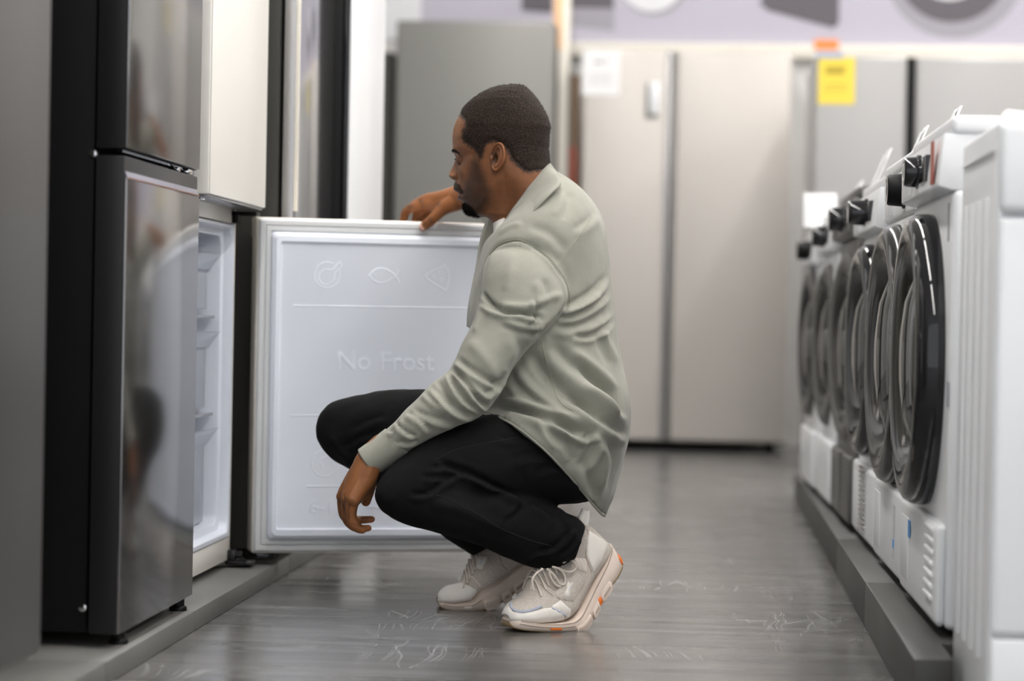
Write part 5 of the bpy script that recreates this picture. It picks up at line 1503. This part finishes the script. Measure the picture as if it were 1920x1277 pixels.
def shoe_detail(root, up, inf, near, PL):
    B, T, U, hw, side, dep, pts, V = inf; n = len(B); m = V.shape[1]; K = (n - 1) / 43.
    _, FF = grid_mesh(V, m, n, False, False); VV = V.reshape(-1, 3); NN = vnormals(VV, FF); cc = V.mean(1)[:, None, :] 
    sg = np.sign(((V - cc).reshape(-1, 3) * NN).sum(1).mean()) or 1; NN = NN * sg; pv = proj(VV); bv = BVHTree.FromPolygons([Vector(v) for v in VV], FF)
    vis = (NN @ np.array([0, -1., 0])) > -.25; ang = np.tile(np.arange(m), n); sta = np.repeat(np.arange(n), m)
    def shell(name, poly, mt, d, extra=None):
        k = inpoly(pv, [c3(p) for p in poly]) & vis
        if extra is not None: k |= extra
        dist_ = pdist(pv, [c3(p) for p in poly]); h = d * np.clip(dist_ / 1.6 + .15, 0, 1); h = np.where(inpoly(pv, [c3(p) for p in poly]), h, d * .6)
        mp_ = {}; W_ = []; G = []; pc = np.array([c3(p) for p in poly])
        for f in FF:
            if any(k[i] for i in f) and all(vis[i] or k[i] for i in f):
                g = []
                for i in f:
                    if i not in mp_:
                        if k[i]: w_ = VV[i] + NN[i] * (h[i] + .0004)
                        else:
                            best = None
                            for a_, b_ in zip(pc, np.roll(pc, -1, 0)):
                                t_ = np.clip(((pv[i] - a_) @ (b_ - a_)) / ((b_ - a_) @ (b_ - a_)), 0, 1); z = a_ + t_ * (b_ - a_); e_ = np.hypot(*(pv[i] - z))
                                if best is None or e_ < best[0]: best = (e_, z)
                            hit = bv.ray_cast(EYE, (P(best[1][0], best[1][1], 4.5) - EYE).normalized())
                            w_ = np.array(hit[0]) + NN[i] * .0004 if hit[0] is not None and (hit[0] - Vector(VV[i])).length < .02 else VV[i] + NN[i] * .0002
                        mp_[i] = len(W_); W_.append(w_)
                    g.append(mp_[i])
                G.append(tuple(g))
        if len(G) > 3: return solid_obj(name, (np.array(W_), G), M[mt], up)
    for name, poly, mt, d in PL['shells']:
        shell(name, poly, mt, d, ((sta < 34 / 120 * n) & (ang > m * .62) & (ang > m * (1.1 - .9 * (1 - sta / n * 3.2)))) if name == 'toe_cap' else None)
    for name, pts_, r, mt in PL['cords']:
        cord_on(name, bv, [c3(p) for p in pts_], r, mt, up, step=1.5)
    def on_up(i, q_):
        i0 = int(min(max(i, 0), n - 2)); f_ = i - i0; q0 = int(min(max(q_, 0), m - 2)); g_ = q_ - q0
        a = V[i0, q0] * (1 - g_) + V[i0, q0 + 1] * g_; b = V[i0 + 1, q0] * (1 - g_) + V[i0 + 1, q0 + 1] * g_; return a * (1 - f_) + b * f_
    def lift(p, i, d):
        c_ = V[int(min(max(i, 0), n - 1))].mean(0); v = p - c_; return p + v / (np.linalg.norm(v) + 1e-9) * d
    for j in range(7):
        i = (10.8 + j * 2.0) * K; tw = (-1) ** j * .5
        L = [lift(on_up(i + (1.2 * math.sin(t * PI) + tw * (t - .5)) * K, (.24 + .50 * t) * (m - 1)), i, .0035 + .002 * math.sin(t * PI)) for t in np.linspace(0, 1, 14)]
        from_bm('lace', tube_bm([Vector(p) for p in L], .0020, 8, None, flat=.7), M['lace'], root)
    def on_sole(i, t, out=1.025):
        i = i * K; i0 = int(min(max(i, 0), n - 2)); f_ = i - i0
        b = pts(B, i0) * (1 - f_) + pts(B, i0 + 1) * f_; e = (pts(T, i0) * (1 - f_) + pts(T, i0 + 1) * f_) - b; h = hw[i0] * (1 - f_) + hw[i0 + 1] * f_
        return b + side * h * out + e * t
    def inset(name, i0, i1, t0, t1, mt, d=.0012, out=1.02):
        bm = bmesh.new(); N_ = 12; R_ = []
        for q_ in range(N_ + 1):
            x = q_ / N_; e_ = min(1, min(x, 1 - x) * 9 + .45); mid = (t0 + t1) / 2; ta, tb_ = mid + (t0 - mid) * e_, mid + (t1 - mid) * e_; i = i0 + (i1 - i0) * x
            R_.append([bm.verts.new(on_sole(i, ta, out) - side * .008), bm.verts.new(on_sole(i, ta, out) + side * d * .5), bm.verts.new(on_sole(i, ta * .85 + tb_ * .15, out) + side * d), bm.verts.new(on_sole(i, ta * .15 + tb_ * .85, out) + side * d), bm.verts.new(on_sole(i, tb_, out) + side * d * .5), bm.verts.new(on_sole(i, tb_, out) - side * .008)])
        for a_, b_ in zip(R_[:-1], R_[1:]):
            for q_ in range(5): bm.faces.new((a_[q_], a_[q_ + 1], b_[q_ + 1], b_[q_]))
        bm.faces.new(R_[0]); bm.faces.new(R_[-1]); return from_bm(name, bm, M[mt], root, angle=60)
    inset('orange_insert' if near else 'sole_insert', 9.5, 12.5, .28, .60, 'orangeshoe' if near else 'lace')
    if near:
        inset('orange_insert', 27.9, 29.2, -.02, .40, 'orangeshoe', .003); inset('orange_insert', 41.4, 43.0, .02, .40, 'orangeshoe', .003)
    for a, b in ((24.2, 28.0), (29.4, 34.6)):
        inset('sole_block', a, b, -.16, .42, 'outsole', .0022); inset('sole_block_slot', a + .9, b - .9, .02, .22, 'slot', .0027)
    inset('sole_block', 17.2, 23.2, -.06, .50, 'outsole', .0022)
    for j in range(14): inset('sole_rib', 17.7 + j * .38, 17.82 + j * .38, .04, .40, 'slot', .0027)
    for t_ in (1.0, .62):
        L = [on_sole(i, t_, 1.0 if t_ == 1 else 1.02) + side * .0006 for i in np.linspace(2, 16.5 if t_ < 1 else 42, 60)]
        from_bm('sole_edge_line', tube_bm([Vector(p) for p in L], .0009, 6), M['slot'], root)
    rs = []
    for i in range(n):
        b = pts(B, i); e = (pts(T, i) - b); e /= np.linalg.norm(e) + 1e-9; h = hw[i] * .96
        rs.append([b + side * h + e * .003, b + side * h * .95 - e * .0008, b - side * h * .95 - e * .0008, b - side * h + e * .003])
    W_, F_ = grid_mesh(np.array(rs), 4, n); solid_obj('tread', (W_, F_), M['tan'], root)


M['slot'] = mat('sole_shadow_line', (.40, .31, .25), .6)
PLN = dict(shells=[('toe_cap', [(560, 1100), (560, 960), (625, 945), (640, 985), (720, 1000), (800, 985), (880, 960), (930, 955), (1000, 985), (1040, 1010), (1020, 1060), (900, 1090)], 'shoecap', .0016),
                   ('side_overlay', [(930, 950), (1000, 900), (1090, 980), (1060, 1030)], 'shoecap', .0016),
                   ('side_panel', [(1010, 700), (1120, 690), (1190, 740), (1170, 800), (1100, 910), (1010, 900), (960, 880)], 'shoe', .0022),
                   ('side_badge', [(1050, 760), (1100, 765), (1065, 890), (1015, 880)], 'shoecap', .0045), ('badge_bar', [(1066, 785), (1084, 787), (1056, 866), (1038, 862)], 'shoeblue', .0055),
                   ('ankle_loop', [(1100, 580), (1200, 590), (1200, 690), (1110, 670)], 'lace', .0028), ('heel_counter', [(1215, 380), (1310, 440), (1360, 480), (1310, 600), (1250, 690), (1190, 560), (1200, 440)], 'shoecap', .0022)],
           cords=[('toe_rim', [(632, 925), (636, 960), (690, 985), (770, 978), (860, 948)], .0028, 'shoeblue'), ('toe_stitch', [(622, 970), (660, 1000), (740, 1003), (830, 985), (920, 958)], .0008, 'slot'), ('rim_band', [(930, 955), (990, 985), (1040, 1015)], .0024, 'shoeblue'),
                  ('heel_seam', [(1200, 370), (1215, 470), (1190, 560), (1235, 690)], .001, 'slot'), ('side_seam', [(1130, 700), (1180, 760), (1150, 830)], .001, 'slot'), ('tongue_edge', [(830, 670), (790, 760), (780, 830)], .0016, 'lace'),
                  ('orange_loop', [(1130, 630), (1180, 632)], .002, 'yellow'), ('mesh_line', [(860, 720), (900, 780), (960, 830)], .001, 'slot'), ('mesh_line', [(850, 780), (900, 830), (950, 870)], .001, 'slot')])
PLF = dict(shells=[('toe_cap', [(60, 920), (60, 850), (150, 790), (260, 770), (330, 800), (380, 830), (330, 900), (200, 920)], 'shoecap', .0014),
                   ('side_badge', [(390, 560), (465, 570), (420, 680), (365, 670)], 'shoecap', .0045), ('badge_bar', [(412, 580), (436, 585), (408, 655), (386, 650)], 'shoeblue', .0055)],
           cords=[('overlay_edge', [(310, 712), (350, 740), (400, 800)], .0022, 'lace'), ('side_seam', [(540, 560), (570, 640), (610, 680)], .001, 'slot')])
shoe_detail(shN, upN, infN, True, PLN)
shoe_detail(shF, upF, infF, False, PLF)
# bow of the near shoe's laces, heel pull tab
def loop(pts, r=.0021, d=4.40):
    return tube_bm([P(800 + x * k3, 900 + y * k3, d + (x - 592) * k3 * .00065 - .052) for x, y in catmull(pts, 5)], r, 8)
from_bm('lace_bow', loop([(900, 665), (960, 720), (1000, 780), (1035, 770), (1030, 710), (990, 665), (940, 650)]), M['lace'], shN)
from_bm('lace_bow', loop([(990, 660), (1040, 685), (1090, 685), (1118, 650), (1100, 610), (1060, 600), (1020, 620)]), M['lace'], shN)
from_bm('lace_end', loop([(870, 665), (820, 700), (790, 750), (800, 830)]), M['lace'], shN)
from_bm('lace_end', loop([(915, 668), (925, 720), (960, 780), (1000, 800)]), M['lace'], shN)
dT = 4.375 + (1160 - 592) * k3 * .00065
bm = tube_bm([P(800 + x * k3, 900 + y * k3, dT) for x, y in ((1150, 330), (1158, 280), (1182, 228), (1192, 232), (1190, 285), (1180, 335))], .0045, 8, None, flat=1.9)
from_bm('heel_tab', bm, M['shoecap'], shN)
